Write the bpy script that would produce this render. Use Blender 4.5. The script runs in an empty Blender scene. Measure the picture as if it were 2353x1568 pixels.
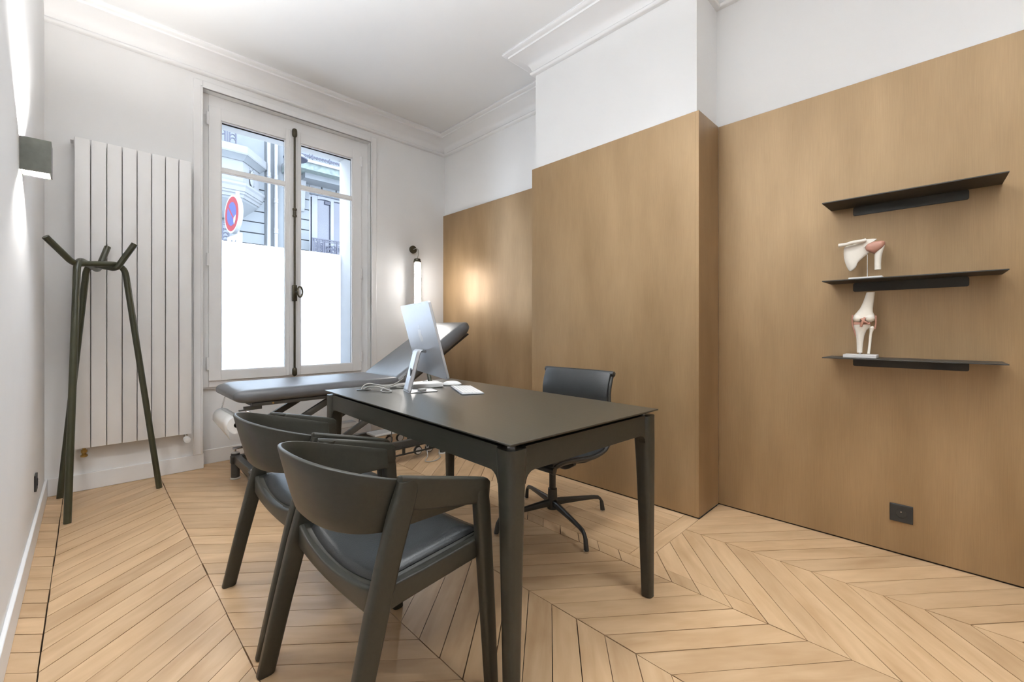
import bpy, bmesh, math, random
from mathutils import Vector, Matrix, Quaternion
random.seed(7)
R = math.radians
PI = math.pi
scene = bpy.context.scene
C = scene.collection

# ------------------------------------------------------------------ camera
cam_d = bpy.data.cameras.new('camera')
cam = bpy.data.objects.new('camera', cam_d)
C.objects.link(cam)
cam_d.sensor_fit = 'HORIZONTAL'
cam_d.sensor_width = 36.0
cam_d.lens = 989.0 / 2353.0 * 36.0
cam_d.shift_y = -27.0 / 2353.0
cam_d.clip_start = 0.02
cam.location = (0, 0, 1.07)
cam.rotation_euler = (R(90), 0, -math.atan2(975.5, 989.0))
scene.camera = cam
scene.cycles.caustics_reflective = False
scene.cycles.use_light_tree = False
scene.cycles.caustics_refractive = False

# ------------------------------------------------------------------ view, sky, lights
vs = scene.view_settings
vs.view_transform = 'Standard'
vs.look = 'None'
vs.gamma = 1.0
vs.use_curve_mapping = False
vs.exposure = 0.55

world = bpy.data.worlds.new('sky')
scene.world = world
world.use_nodes = True
bg = world.node_tree.nodes['Background']
bg.inputs['Color'].default_value = (0.73, 0.85, 1.0, 1)
bg.inputs['Strength'].default_value = 8.5

def area_light(name, loc, rot, sx, sy, power, col):
    d = bpy.data.lights.new(name, 'AREA')
    d.shape = 'RECTANGLE'
    d.size = sx
    d.size_y = sy
    d.energy = power
    d.color = col
    o = bpy.data.objects.new(name, d)
    C.objects.link(o)
    o.location = loc
    o.rotation_euler = rot
    return o

WARM = (0.92, 0.965, 1.0)
# unseen lights without fixtures: near downlight follows desk shadow, others added as fill
for loc_, size_, watt_, up_, spread_ in (((1.45, -0.5, 3.17), 0.6, 12, 0, 120), ((1.15, 1.15, 3.17), 0.5, 10, 0, 120),
                                        ((0.95, -0.9, 1.45), 0.6, 16, 180, 110), ((-0.06, 1.2, 1.95), 0.22, 66, 180, 140)):
    lm = area_light('fill_uplight' if up_ else 'unseen_downlight', loc_, (R(up_), 0, 0), size_, size_, watt_, WARM)
    lm.data.spread = R(spread_)
# sky light entering by the window
pl = area_light('window_portal', (1.32, 4.5, 1.75), (R(-90), 0, 0), 1.25, 2.2, 1, (1, 1, 1))
pl.data.cycles.is_portal = True

# ------------------------------------------------------------------ materials
def new_mat(name):
    m = bpy.data.materials.new(name)
    m.use_nodes = True
    return m, m.node_tree.nodes, m.node_tree.links, m.node_tree.nodes['Principled BSDF']

def mat(name, col, rough=0.5, metal=0.0, spec=0.5, noise=0.0, scale=8.0, bump=0.0, bscale=200.0, coat=0.0):
    m, n, l, p = new_mat(name)
    p.inputs['Base Color'].default_value = (*col, 1)
    p.inputs['Roughness'].default_value = rough
    p.inputs['Metallic'].default_value = metal
    p.inputs['Specular IOR Level'].default_value = spec
    p.inputs['Coat Weight'].default_value = coat
    tc = n.new('ShaderNodeTexCoord')
    if noise > 0:
        t = n.new('ShaderNodeTexNoise')
        t.inputs['Scale'].default_value = scale
        t.inputs['Detail'].default_value = 4
        l.new(tc.outputs['Object'], t.inputs['Vector'])
        cr = n.new('ShaderNodeValToRGB')
        a = [max(0, c * (1 - noise)) for c in col]
        b = [min(1, c * (1 + noise)) for c in col]
        cr.color_ramp.elements[0].color = (*a, 1)
        cr.color_ramp.elements[1].color = (*b, 1)
        cr.color_ramp.elements[0].position = 0.3
        cr.color_ramp.elements[1].position = 0.7
        l.new(t.outputs['Fac'], cr.inputs['Fac'])
        l.new(cr.outputs['Color'], p.inputs['Base Color'])
    if bump > 0:
        t2 = n.new('ShaderNodeTexNoise')
        t2.inputs['Scale'].default_value = bscale
        t2.inputs['Detail'].default_value = 3
        l.new(tc.outputs['Object'], t2.inputs['Vector'])
        bp = n.new('ShaderNodeBump')
        bp.inputs['Strength'].default_value = bump
        bp.inputs['Distance'].default_value = 0.002
        l.new(t2.outputs['Fac'], bp.inputs['Height'])
        l.new(bp.outputs['Normal'], p.inputs['Normal'])
    return m

def emit(name, col, strength):
    m, n, l, p = new_mat(name)
    p.inputs['Base Color'].default_value = (1, 1, 1, 1)
    p.inputs['Emission Color'].default_value = (*col, 1)
    p.inputs['Emission Strength'].default_value = strength
    return m

M = {}
M['plaster'] = mat('white_plaster', (0.88, 0.877, 0.875), 0.75, spec=0.25, noise=0.012, scale=3, bump=0.05, bscale=60)
M['ceiling'] = mat('ceiling_plaster', (0.88, 0.88, 0.88), 0.8, spec=0.2, noise=0.01, scale=2, bump=0.04, bscale=50)
M['trim'] = mat('white_trim_paint', (0.89, 0.885, 0.885), 0.45, spec=0.4, noise=0.01, scale=5)
M['frame'] = mat('window_paint', (0.9, 0.895, 0.895), 0.4, spec=0.4, noise=0.012, scale=6)
M['radiator'] = mat('radiator_enamel', (0.9, 0.89, 0.885), 0.35, spec=0.45, noise=0.008, scale=4)
M['dark_gap'] = mat('dark_gap', (0.03, 0.02, 0.012), 0.9, noise=0.1)
M['floor_base'] = mat('subfloor', (0.035, 0.022, 0.012), 0.9, noise=0.2, scale=20)
M['blackwood'] = None
M['stand_green'] = mat('olive_black_lacquer', (0.038, 0.039, 0.020), 0.28, spec=0.5, noise=0.1, scale=30, coat=0.15)
M['black_metal'] = mat('black_metal', (0.022, 0.022, 0.02), 0.38, metal=0.0, spec=0.5, noise=0.12, scale=20)
M['shelf_black'] = mat('shelf_black_steel', (0.028, 0.026, 0.022), 0.5, spec=0.45, noise=0.12, scale=12)
M['sconce'] = mat('bronze_grey_anodised', (0.09, 0.092, 0.078), 0.42, metal=0.3, noise=0.1, scale=40)
M['sconce_in'] = mat('sconce_inner_white', (0.85, 0.84, 0.82), 0.4, noise=0.01)
M['leather'] = mat('black_leather', (0.02, 0.022, 0.023), 0.36, spec=0.55, noise=0.15, scale=14, bump=0.25, bscale=240)
M['vinyl'] = mat('dark_grey_vinyl', (0.105, 0.107, 0.113), 0.38, spec=0.6, noise=0.05, scale=12, bump=0.12, bscale=300)
M['bed_metal'] = mat('bed_dark_steel', (0.05, 0.047, 0.042), 0.35, spec=0.5, noise=0.1, scale=18)
M['bed_white'] = mat('bed_white_plastic', (0.78, 0.77, 0.75), 0.4, noise=0.02)
M['chrome'] = mat('chrome', (0.75, 0.75, 0.76), 0.15, metal=1.0, noise=0.03)
M['alu'] = mat('silver_aluminium', (0.56, 0.57, 0.60), 0.34, metal=0.6, noise=0.01, scale=40)
M['logo'] = mat('polished_mark', (0.95, 0.95, 0.96), 0.2, metal=0.0, noise=0.01)
M['screen'] = mat('black_screen', (0.01, 0.01, 0.012), 0.08, noise=0.05)
M['white_plastic'] = mat('white_plastic', (0.82, 0.82, 0.81), 0.3, noise=0.01)
M['key'] = mat('white_key', (0.8, 0.8, 0.8), 0.45, noise=0.01)
M['cable'] = mat('pale_grey_cable', (0.42, 0.41, 0.385), 0.5, noise=0.05)
M['cable_dark'] = mat('dark_cable', (0.05, 0.05, 0.045), 0.5, noise=0.05)
M['brass'] = mat('brass', (0.45, 0.3, 0.1), 0.3, metal=1.0, noise=0.1, scale=40)
M['paper'] = mat('white_paper', (0.84, 0.84, 0.83), 0.8, spec=0.2, noise=0.01)
M['bone'] = mat('bone_plastic', (0.78, 0.72, 0.63), 0.45, noise=0.03, scale=30)
M['muscle'] = mat('pink_ligament', (0.43, 0.21, 0.15), 0.45, noise=0.06, scale=40)
M['base_grey'] = mat('model_base_grey', (0.62, 0.6, 0.58), 0.4, noise=0.02)
M['espag'] = mat('dark_bronze', (0.06, 0.05, 0.03), 0.35, metal=0.5, noise=0.2, scale=50)
M['reveal'] = mat('outer_reveal_stone', (0.36, 0.36, 0.36), 0.8, noise=0.03, scale=10)
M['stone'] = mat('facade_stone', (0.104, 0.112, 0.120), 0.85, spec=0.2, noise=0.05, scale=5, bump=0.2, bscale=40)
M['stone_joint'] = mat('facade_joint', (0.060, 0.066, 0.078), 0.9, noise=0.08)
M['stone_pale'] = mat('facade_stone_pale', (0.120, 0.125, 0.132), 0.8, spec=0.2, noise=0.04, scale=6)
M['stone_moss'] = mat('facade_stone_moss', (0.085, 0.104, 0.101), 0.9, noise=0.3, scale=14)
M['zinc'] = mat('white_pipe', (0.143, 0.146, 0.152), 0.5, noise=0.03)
M['iron'] = mat('balcony_iron', (0.018, 0.020, 0.036), 0.5, noise=0.1, scale=30)
M['far_glass'] = mat('far_window_glass', (0.033, 0.037, 0.055), 0.12, spec=0.6, noise=0.15, scale=2)
M['far_frame'] = mat('far_window_frame', (0.109, 0.115, 0.131), 0.5, noise=0.02)
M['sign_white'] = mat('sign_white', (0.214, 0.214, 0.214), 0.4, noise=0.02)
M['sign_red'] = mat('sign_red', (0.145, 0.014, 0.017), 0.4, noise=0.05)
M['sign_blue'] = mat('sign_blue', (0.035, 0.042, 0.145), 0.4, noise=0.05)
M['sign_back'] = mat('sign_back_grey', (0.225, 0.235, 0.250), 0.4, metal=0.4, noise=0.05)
M['asphalt'] = mat('asphalt', (0.45, 0.45, 0.45), 0.9, noise=0.2, scale=15)
M['socket'] = mat('socket_black', (0.02, 0.02, 0.019), 0.45, noise=0.1)
M['tube'] = emit('lit_tube_glass', (1.0, 0.965, 0.92), 40)
M['lens'] = emit('sconce_lens', (1.0, 0.95, 0.88), 6)

def make_blackwood():
    m, n, l, p = new_mat('black_stained_oak')
    tc = n.new('ShaderNodeTexCoord')
    mp = n.new('ShaderNodeMapping')
    mp.inputs['Scale'].default_value = (30, 2.2, 30)
    t = n.new('ShaderNodeTexNoise')
    t.inputs['Scale'].default_value = 3
    t.inputs['Detail'].default_value = 6
    t.inputs['Distortion'].default_value = 0.6
    cr = n.new('ShaderNodeValToRGB')
    cr.color_ramp.elements[0].color = (0.019, 0.0185, 0.0135, 1)
    cr.color_ramp.elements[1].color = (0.032, 0.031, 0.023, 1)
    l.new(tc.outputs['Object'], mp.inputs['Vector'])
    l.new(mp.outputs['Vector'], t.inputs['Vector'])
    l.new(t.outputs['Fac'], cr.inputs['Fac'])
    l.new(cr.outputs['Color'], p.inputs['Base Color'])
    bp = n.new('ShaderNodeBump')
    bp.inputs['Strength'].default_value = 0.18
    bp.inputs['Distance'].default_value = 0.001
    l.new(t.outputs['Fac'], bp.inputs['Height'])
    l.new(bp.outputs['Normal'], p.inputs['Normal'])
    p.inputs['Roughness'].default_value = 0.42
    p.inputs['Specular IOR Level'].default_value = 0.5
    return m
M['blackwood'] = make_blackwood()
M['desktop'] = make_blackwood()
M['desktop'].node_tree.nodes['Principled BSDF'].inputs['Roughness'].default_value = 0.34
M['desktop'].node_tree.nodes['Principled BSDF'].inputs['Specular IOR Level'].default_value = 0.9

def make_oak():
    m, n, l, p = new_mat('oiled_oak_plank')
    tc = n.new('ShaderNodeTexCoord')
    oi = n.new('ShaderNodeObjectInfo')
    off = n.new('ShaderNodeVectorMath')
    off.operation = 'MULTIPLY_ADD'
    cmb = n.new('ShaderNodeCombineXYZ')
    for k in range(3):
        l.new(oi.outputs['Random'], cmb.inputs[k])
    off.inputs[1].default_value = (37.0, 53.0, 11.0)
    l.new(cmb.outputs['Vector'], off.inputs[0])
    l.new(tc.outputs['Object'], off.inputs[2])
    def stretched(sx, sy, scale, detail, dist):
        mp = n.new('ShaderNodeMapping')
        mp.inputs['Scale'].default_value = (sx, sy, 1)
        l.new(off.outputs['Vector'], mp.inputs['Vector'])
        t = n.new('ShaderNodeTexNoise')
        t.inputs['Scale'].default_value = scale
        t.inputs['Detail'].default_value = detail
        t.inputs['Distortion'].default_value = dist
        l.new(mp.outputs['Vector'], t.inputs['Vector'])
        return t
    g1 = stretched(1.3, 9, 2.0, 5, 0.9)
    g2 = stretched(1.5, 5, 2.2, 3, 0.4)
    g3 = stretched(6, 160, 2.0, 3, 0.2)
    cr = n.new('ShaderNodeValToRGB')
    e = cr.color_ramp.elements
    e[0].color = (0.50, 0.325, 0.178, 1)
    e[0].position = 0.2
    e[1].color = (0.65, 0.452, 0.272, 1)
    e[1].position = 0.8
    l.new(g1.outputs['Fac'], cr.inputs['Fac'])
    cr2 = n.new('ShaderNodeValToRGB')
    e = cr2.color_ramp.elements
    e[0].color = (0.80, 0.74, 0.66, 1)
    e[0].position = 0.30
    e[1].color = (1.05, 1.05, 1.05, 1)
    e[1].position = 0.55
    l.new(g2.outputs['Fac'], cr2.inputs['Fac'])
    mx = n.new('ShaderNodeMix')
    mx.data_type = 'RGBA'
    mx.blend_type = 'MULTIPLY'
    mx.inputs['Factor'].default_value = 0.6
    l.new(cr.outputs['Color'], mx.inputs['A'])
    l.new(cr2.outputs['Color'], mx.inputs['B'])
    # plank to plank tone
    mr = n.new('ShaderNodeMapRange')
    mr.inputs['To Min'].default_value = 0.9
    mr.inputs['To Max'].default_value = 1.08
    l.new(oi.outputs['Random'], mr.inputs['Value'])
    vm = n.new('ShaderNodeVectorMath')
    vm.operation = 'SCALE'
    l.new(mx.outputs['Result'], vm.inputs[0])
    l.new(mr.outputs['Result'], vm.inputs['Scale'])
    l.new(vm.outputs['Vector'], p.inputs['Base Color'])
    bp = n.new('ShaderNodeBump')
    bp.inputs['Strength'].default_value = 0.08
    bp.inputs['Distance'].default_value = 0.001
    l.new(g3.outputs['Fac'], bp.inputs['Height'])
    l.new(bp.outputs['Normal'], p.inputs['Normal'])
    p.inputs['Roughness'].default_value = 0.40
    p.inputs['Specular IOR Level'].default_value = 0.4
    return m
M['oak'] = make_oak()

def make_panel():
    m, n, l, p = new_mat('bronze_brushed_laminate')
    tc = n.new('ShaderNodeTexCoord')
    def ns(sc, scale, detail):
        mp = n.new('ShaderNodeMapping')
        mp.inputs['Scale'].default_value = sc
        l.new(tc.outputs['Object'], mp.inputs['Vector'])
        t = n.new('ShaderNodeTexNoise')
        t.inputs['Scale'].default_value = scale
        t.inputs['Detail'].default_value = detail
        l.new(mp.outputs['Vector'], t.inputs['Vector'])
        return t
    broad = ns((3.0, 3.0, 0.7), 1.6, 4)
    fine = ns((380, 380, 9.0), 1.0, 2)
    cr = n.new('ShaderNodeValToRGB')
    e = cr.color_ramp.elements
    e[0].color = (0.262, 0.165, 0.078, 1)
    e[0].position = 0.3
    e[1].color = (0.368, 0.243, 0.127, 1)
    e[1].position = 0.7
    l.new(broad.outputs['Fac'], cr.inputs['Fac'])
    cr2 = n.new('ShaderNodeValToRGB')
    e = cr2.color_ramp.elements
    e[0].color = (0.86, 0.86, 0.86, 1)
    e[1].color = (1.1, 1.1, 1.1, 1)
    e[0].position = 0.3
    e[1].position = 0.7
    l.new(fine.outputs['Fac'], cr2.inputs['Fac'])
    mx = n.new('ShaderNodeMix')
    mx.data_type = 'RGBA'
    mx.blend_type = 'MULTIPLY'
    mx.inputs['Factor'].default_value = 0.4
    l.new(cr.outputs['Color'], mx.inputs['A'])
    l.new(cr2.outputs['Color'], mx.inputs['B'])
    l.new(mx.outputs['Result'], p.inputs['Base Color'])
    p.inputs['Roughness'].default_value = 0.42
    p.inputs['Metallic'].default_value = 0.3
    p.inputs['Specular IOR Level'].default_value = 0.5
    return m
M['panel'] = make_panel()

def make_glass():
    m, n, l, p = new_mat('clear_window_glass')
    n.remove(p)
    out = n['Material Output']
    tr = n.new('ShaderNodeBsdfTransparent')
    gl = n.new('ShaderNodeBsdfGlossy')
    gl.inputs['Roughness'].default_value = 0.02
    lw = n.new('ShaderNodeFresnel')
    lw.inputs['IOR'].default_value = 1.2
    ms = n.new('ShaderNodeMixShader')
    l.new(lw.outputs['Fac'], ms.inputs['Fac'])
    l.new(tr.outputs['BSDF'], ms.inputs[1])
    l.new(gl.outputs['BSDF'], ms.inputs[2])
    l.new(ms.outputs['Shader'], out.inputs['Surface'])
    return m
M['glass'] = make_glass()

def make_frost():
    m, n, l, p = new_mat('frosted_white_screen')
    n.remove(p)
    out = n['Material Output']
    tc = n.new('ShaderNodeTexCoord')
    t = n.new('ShaderNodeTexNoise')
    t.inputs['Scale'].default_value = 2.0
    l.new(tc.outputs['Object'], t.inputs['Vector'])
    cr = n.new('ShaderNodeValToRGB')
    cr.color_ramp.elements[0].color = (0.93, 0.95, 0.97, 1)
    cr.color_ramp.elements[1].color = (0.97, 0.98, 0.99, 1)
    l.new(t.outputs['Fac'], cr.inputs['Fac'])
    a = n.new('ShaderNodeBsdfTranslucent')
    b = n.new('ShaderNodeBsdfDiffuse')
    l.new(cr.outputs['Color'], a.inputs['Color'])
    l.new(cr.outputs['Color'], b.inputs['Color'])
    ms = n.new('ShaderNodeMixShader')
    ms.inputs['Fac'].default_value = 0.06
    l.new(a.outputs['BSDF'], ms.inputs[1])
    l.new(b.outputs['BSDF'], ms.inputs[2])
    l.new(ms.outputs['Shader'], out.inputs['Surface'])
    return m
M['frost'] = make_frost()

# ------------------------------------------------------------------ builders
def bx(bm, x0, x1, y0, y1, z0, z1):
    vs_ = [bm.verts.new(p) for p in ((x0, y0, z0), (x1, y0, z0), (x1, y1, z0), (x0, y1, z0),
                                     (x0, y0, z1), (x1, y0, z1), (x1, y1, z1), (x0, y1, z1))]
    for f in ((3, 2, 1, 0), (4, 5, 6, 7), (0, 1, 5, 4), (1, 2, 6, 5), (2, 3, 7, 6), (3, 0, 4, 7)):
        bm.faces.new([vs_[i] for i in f])
    return vs_

def loft(bm, rings, cap=True, closed=True):
    rows = [[bm.verts.new(p) for p in r] for r in rings]
    n = len(rows[0])
    for a, b in zip(rows, rows[1:]):
        for i in range(n if closed else n - 1):
            j = (i + 1) % n
            bm.faces.new((a[i], a[j], b[j], b[i]))
    if cap and closed:
        bm.faces.new(list(reversed(rows[0])))
        bm.faces.new(rows[-1])
    return rows

def frame_for(d):
    d = d.normalized()
    up = Vector((0, 0, 1)) if abs(d.z) < 0.95 else Vector((1, 0, 0))
    a = d.cross(up).normalized()
    return a, a.cross(d).normalized()

def tube(bm, pts, r, seg=12, cap=True, taper=None):
    pts = [Vector(p) for p in pts]
    n = len(pts)
    d0 = (pts[1] - pts[0]).normalized()
    a, b = frame_for(d0)
    rings = []
    prev = d0
    for i, p in enumerate(pts):
        if i == 0:
            d = d0
        elif i == n - 1:
            d = (pts[-1] - pts[-2]).normalized()
        else:
            d = ((pts[i] - pts[i - 1]).normalized() + (pts[i + 1] - pts[i]).normalized()).normalized()
        q = prev.rotation_difference(d)
        a = (q @ a).normalized()
        b = (q @ b).normalized()
        prev = d
        rr = taper[i] if taper else r
        rings.append([p + a * (rr * math.cos(2 * PI * k / seg)) + b * (rr * math.sin(2 * PI * k / seg)) for k in range(seg)])
    loft(bm, rings, cap)

def spline(ctrl, per=8, closed=False):
    P = [Vector(p) for p in ctrl]
    n = len(P)
    out = []
    rng = n if closed else n - 1
    for i in range(rng):
        if closed:
            p0, p1, p2, p3 = P[(i - 1) % n], P[i], P[(i + 1) % n], P[(i + 2) % n]
        else:
            p1, p2 = P[i], P[i + 1]
            p0 = P[i - 1] if i > 0 else p1 * 2 - p2
            p3 = P[i + 2] if i + 2 < n else p2 * 2 - p1
        for k in range(per):
            t = k / per
            out.append(0.5 * ((2 * p1) + (p2 - p0) * t + (2 * p0 - 5 * p1 + 4 * p2 - p3) * t * t + (3 * p1 - p0 - 3 * p2 + p3) * t ** 3))
    if not closed:
        out.append(P[-1].copy())
    return out

def rounded(ctrl, rad, seg=6):
    """polyline with filleted corners"""
    P = [Vector(p) for p in ctrl]
    out = [P[0]]
    for i in range(1, len(P) - 1):
        a = (P[i - 1] - P[i])
        b = (P[i + 1] - P[i])
        r = min(rad, a.length * 0.49, b.length * 0.49)
        p1 = P[i] + a.normalized() * r
        p2 = P[i] + b.normalized() * r
        for k in range(seg + 1):
            t = k / seg
            out.append((1 - t) ** 2 * p1 + 2 * t * (1 - t) * P[i] + t * t * p2)
    out.append(P[-1])
    return out

def cyl(bm, p0, p1, r, seg=16, r2=None):
    tube(bm, [p0, p1], r, seg, True, [r, r if r2 is None else r2])

def lathe(bm, prof, center=(0, 0, 0), axis='z', seg=20):
    cx_, cy_, cz_ = center
    rings = []
    for r, h in prof:
        ring = []
        for k in range(seg):
            t = 2 * PI * k / seg
            u, v = r * math.cos(t), r * math.sin(t)
            if axis == 'z':
                ring.append((cx_ + u, cy_ + v, cz_ + h))
            elif axis == 'y':
                ring.append((cx_ + v, cy_ + h, cz_ + u))
            else:
                ring.append((cx_ + h, cy_ + u, cz_ + v))
        rings.append(ring)
    loft(bm, rings)

def prism(bm, poly, fn0, fn1):
    a = [bm.verts.new(fn0(*p)) for p in poly]
    b = [bm.verts.new(fn1(*p)) for p in poly]
    n = len(poly)
    bm.faces.new(list(reversed(a)))
    bm.faces.new(b)
    for i in range(n):
        j = (i + 1) % n
        bm.faces.new((a[i], a[j], b[j], b[i]))

def rrect(w, d, r, seg=4):
    """rounded rectangle outline centred at 0"""
    pts = []
    for cx_, cy_, a0 in ((w / 2 - r, d / 2 - r, 0), (-w / 2 + r, d / 2 - r, 90), (-w / 2 + r, -d / 2 + r, 180), (w / 2 - r, -d / 2 + r, 270)):
        for k in range(seg + 1):
            a = R(a0 + 90 * k / seg)
            pts.append((cx_ + r * math.cos(a), cy_ + r * math.sin(a)))
    return pts

def NB():
    return bmesh.new()

def build(name, bm, material, parent=None, bevel=0.0, smooth=35, sub=0, bseg=2):
    bmesh.ops.recalc_face_normals(bm, faces=bm.faces[:])
    me = bpy.data.meshes.new(name)
    bm.to_mesh(me)
    bm.free()
    me.materials.append(M[material])
    if smooth:
        me.shade_smooth()
        me.set_sharp_from_angle(angle=R(smooth))
    o = bpy.data.objects.new(name, me)
    C.objects.link(o)
    if parent is not None:
        o.parent = parent
    if bevel > 0:
        md = o.modifiers.new('bevel', 'BEVEL')
        md.width = bevel
        md.segments = bseg
        md.limit_method = 'ANGLE'
        md.angle_limit = R(40)
    if sub:
        md = o.modifiers.new('subsurf', 'SUBSURF')
        md.levels = sub
        md.render_levels = sub
    return o

def box_obj(name, dims, material, parent=None, bevel=0.0):
    bm = NB()
    bx(bm, *dims)
    return build(name, bm, material, parent, bevel)

def thing(name, label, cat, loc=(0, 0, 0), rz=0.0, group=None):
    o = bpy.data.objects.new(name, None)
    C.objects.link(o)
    o.empty_display_size = 0.1
    o.location = loc
    o.rotation_euler = (0, 0, rz)
    tag(o, label, cat, group)
    return o

def tag(o, label, cat, group=None):
    o['label'] = label
    o['category'] = cat
    if group:
        o['group'] = group
    return o

def struct(o, label=None):
    o['kind'] = 'structure'
    if label:
        o['label'] = label
    return o

def empty_struct(name, loc, label):
    o = bpy.data.objects.new(name, None)
    C.objects.link(o)
    o.location = loc
    return struct(o, label)

# ------------------------------------------------------------------ the room
XL = -0.195          # left wall face
YB = 4.04            # window wall face
YW = 4.46            # outer face of the window wall
XR = 2.765           # right wall plaster (near bay)
XF = 2.905           # right wall plaster (bay beyond the chimney)
XC = 2.467           # chimney breast plaster
YC0, YC1 = 1.005, 2.24
YF = -2.3            # wall behind the camera
ZC = 3.2             # ceiling

struct(box_obj('wall_left', (XL - 0.25, XL, YF - 0.25, YW, -0.1, ZC + 0.2), 'plaster'), 'plain white plaster wall on the left with the square wall lamp')
struct(box_obj('wall_front', (XL, XF + 0.3, YF - 0.25, YF, -0.1, ZC + 0.2), 'plaster'), 'white plaster wall behind the camera')
struct(box_obj('ceiling', (XL - 0.25, XF + 0.3, YF - 0.25, YW, ZC, ZC + 0.2), 'ceiling'), 'smooth white ceiling')

bm = NB()
bx(bm, XL, 0.632, YB, YW, -0.1, ZC)
bx(bm, 2.005, XF + 0.3, YB, YW, -0.1, ZC)
bx(bm, 0.632, 2.005, YB, YW, 2.93, ZC)
bx(bm, 0.632, 2.005, 4.145, YW, -0.1, 0.61)
struct(build('wall_back', bm, 'plaster', smooth=0), 'white plaster window wall with recessed niche below the window')
bm = NB()
bx(bm, 0.632, 0.71, 4.16, YW - 0.002, 0.61, 2.93)
bx(bm, 1.872, 2.005, 4.16, YW - 0.002, 0.61, 2.93)
bx(bm, 0.71, 1.872, 4.16, YW - 0.002, 2.815, 2.93)
bx(bm, 0.71, 1.872, 4.16, YW + 0.04, 0.612, 0.65)
struct(build('trim_9', bm, 'reveal', smooth=0), 'pale stone reveal outside the window')

bm = NB()
bx(bm, XR, XF + 0.3, YF, YC0, -0.1, ZC)
bx(bm, XC, XF + 0.3, YC0, YC1, -0.1, ZC)
bx(bm, XF, XF + 0.3, YC1, YB, -0.1, ZC)
wall_r = struct(build('wall_right', bm, 'plaster', smooth=0), 'right wall with chimney breast, white above bronze brown panels')
# bronze panels, each a board of its own, a dark strip painted for the shade underneath
ZP = 2.304
bm_list = [
    ((2.743, XR, YF, 0.985, 0.008, ZP)),
    ((2.447, 2.7425, 0.985, YC0, 0.008, ZP)),
    ((2.447, XC, YC0, 2.26, 0.008, ZP)),
    ((XC, XF, YC1, 2.26, 0.008, ZP)),
    ((2.885, XF, 2.2605, YB, 0.008, 2.357)),
]
for k, d in enumerate(bm_list):
    box_obj('wall_panel', d, 'panel', wall_r, 0.0008)
bm = NB()
bx(bm, 2.75, XR, YF, YC0, 0, 0.0085)
bx(bm, 2.455, XC, YC0, 2.25, 0, 0.0085)
bx(bm, 2.455, XR, 0.993, YC0, 0, 0.0085)
bx(bm, 2.893, XF, 2.26, YB, 0, 0.0085)
build('shadow_gap', bm, 'dark_gap', wall_r, smooth=0)

# cornice swept along the walls
def cornice(name, path, label):
    prof = [(0, 3.03), (0.022, 3.03), (0.03, 3.036), (0.033, 3.046), (0.028, 3.056), (0.02, 3.06), (0.022, 3.068),
            (0.03, 3.09), (0.05, 3.118), (0.085, 3.142), (0.125, 3.156), (0.15, 3.16), (0.152, 3.172), (0.165, 3.174),
            (0.18, 3.178), (0.186, 3.186), (0.18, 3.196), (0.18, ZC + 0.005), (0, ZC + 0.005)]
    n = len(path)
    rows = []
    for i, (x, y) in enumerate(path):
        p = Vector((x, y))
        ds = []
        if i > 0:
            ds.append((p - Vector(path[i - 1])).normalized())
        if i < n - 1:
            ds.append((Vector(path[i + 1]) - p).normalized())
        ns_ = [Vector((d.y, -d.x)) for d in ds]      # to the right of travel = into the room
        if len(ns_) == 1:
            m_ = ns_[0]
        else:
            m_ = ns_[0] + ns_[1]
            m_ = m_ / (1 + ns_[0].dot(ns_[1]))
        rows.append([(x + m_.x * d, y + m_.y * d, z) for d, z in prof])
    bm = NB()
    loft(bm, rows)
    return struct(build(name, bm, 'trim', smooth=50), label)

cornice('trim_1', [(XL, YB), (XF, YB), (XF, YC1), (XC, YC1), (XC, YC0), (XR, YC0), (XR, YF)], 'white moulded cornice along the ceiling edge')

# baseboards
def baseboard(name, d, label):
    return struct(box_obj(name, d, 'trim', None, 0.003), label)
baseboard('baseboard_left', (XL, XL + 0.014, YF, YB, 0.0, 0.112), 'white baseboard along the left wall')
baseboard('baseboard_back', (XL + 0.014, 0.638, YB - 0.014, YB, 0.0, 0.112), 'white baseboard below the radiator')
baseboard('baseboard_niche', (0.638, 2.005, 4.131, 4.145, 0.0, 0.112), 'white baseboard in the niche under the window')
baseboard('baseboard_right', (2.005, 2.885, YB - 0.014, YB, 0.0, 0.112), 'white baseboard right of the window')

# ------------------------------------------------------------------ parquet floor
floor = struct(box_obj('floor', (XL - 0.1, XF + 0.1, YF - 0.1, YB + 0.25, -0.12, -0.018), 'floor_base'), 'pale oak chevron parquet floor')
PITCH = 0.1205
seams = [(-0.595, 2.19), (-0.11, 2.595), (0.373, 2.03), (0.815, 1.285), (1.287, 0.963), (1.76, 0.581), (2.275, 0.424), (2.76, 0.02)]
SL = 0.835
# phases: make each seam's phase follow from the chevron slope, anchored at measured joints
def clip(poly, axis, val, keep_less):
    out = []
    n = len(poly)
    for i in range(n):
        a, b = poly[i], poly[(i + 1) % n]
        ia = (a[axis] <= val) if keep_less else (a[axis] >= val)
        ib = (b[axis] <= val) if keep_less else (b[axis] >= val)
        if ia:
            out.append(a)
        if ia != ib:
            t = (val - a[axis]) / (b[axis] - a[axis])
            out.append((a[0] + (b[0] - a[0]) * t, a[1] + (b[1] - a[1]) * t))
    return out

def poly_area(p):
    return 0.5 * abs(sum(p[i][0] * p[(i + 1) % len(p)][1] - p[(i + 1) % len(p)][0] * p[i][1] for i in range(len(p))))

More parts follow.
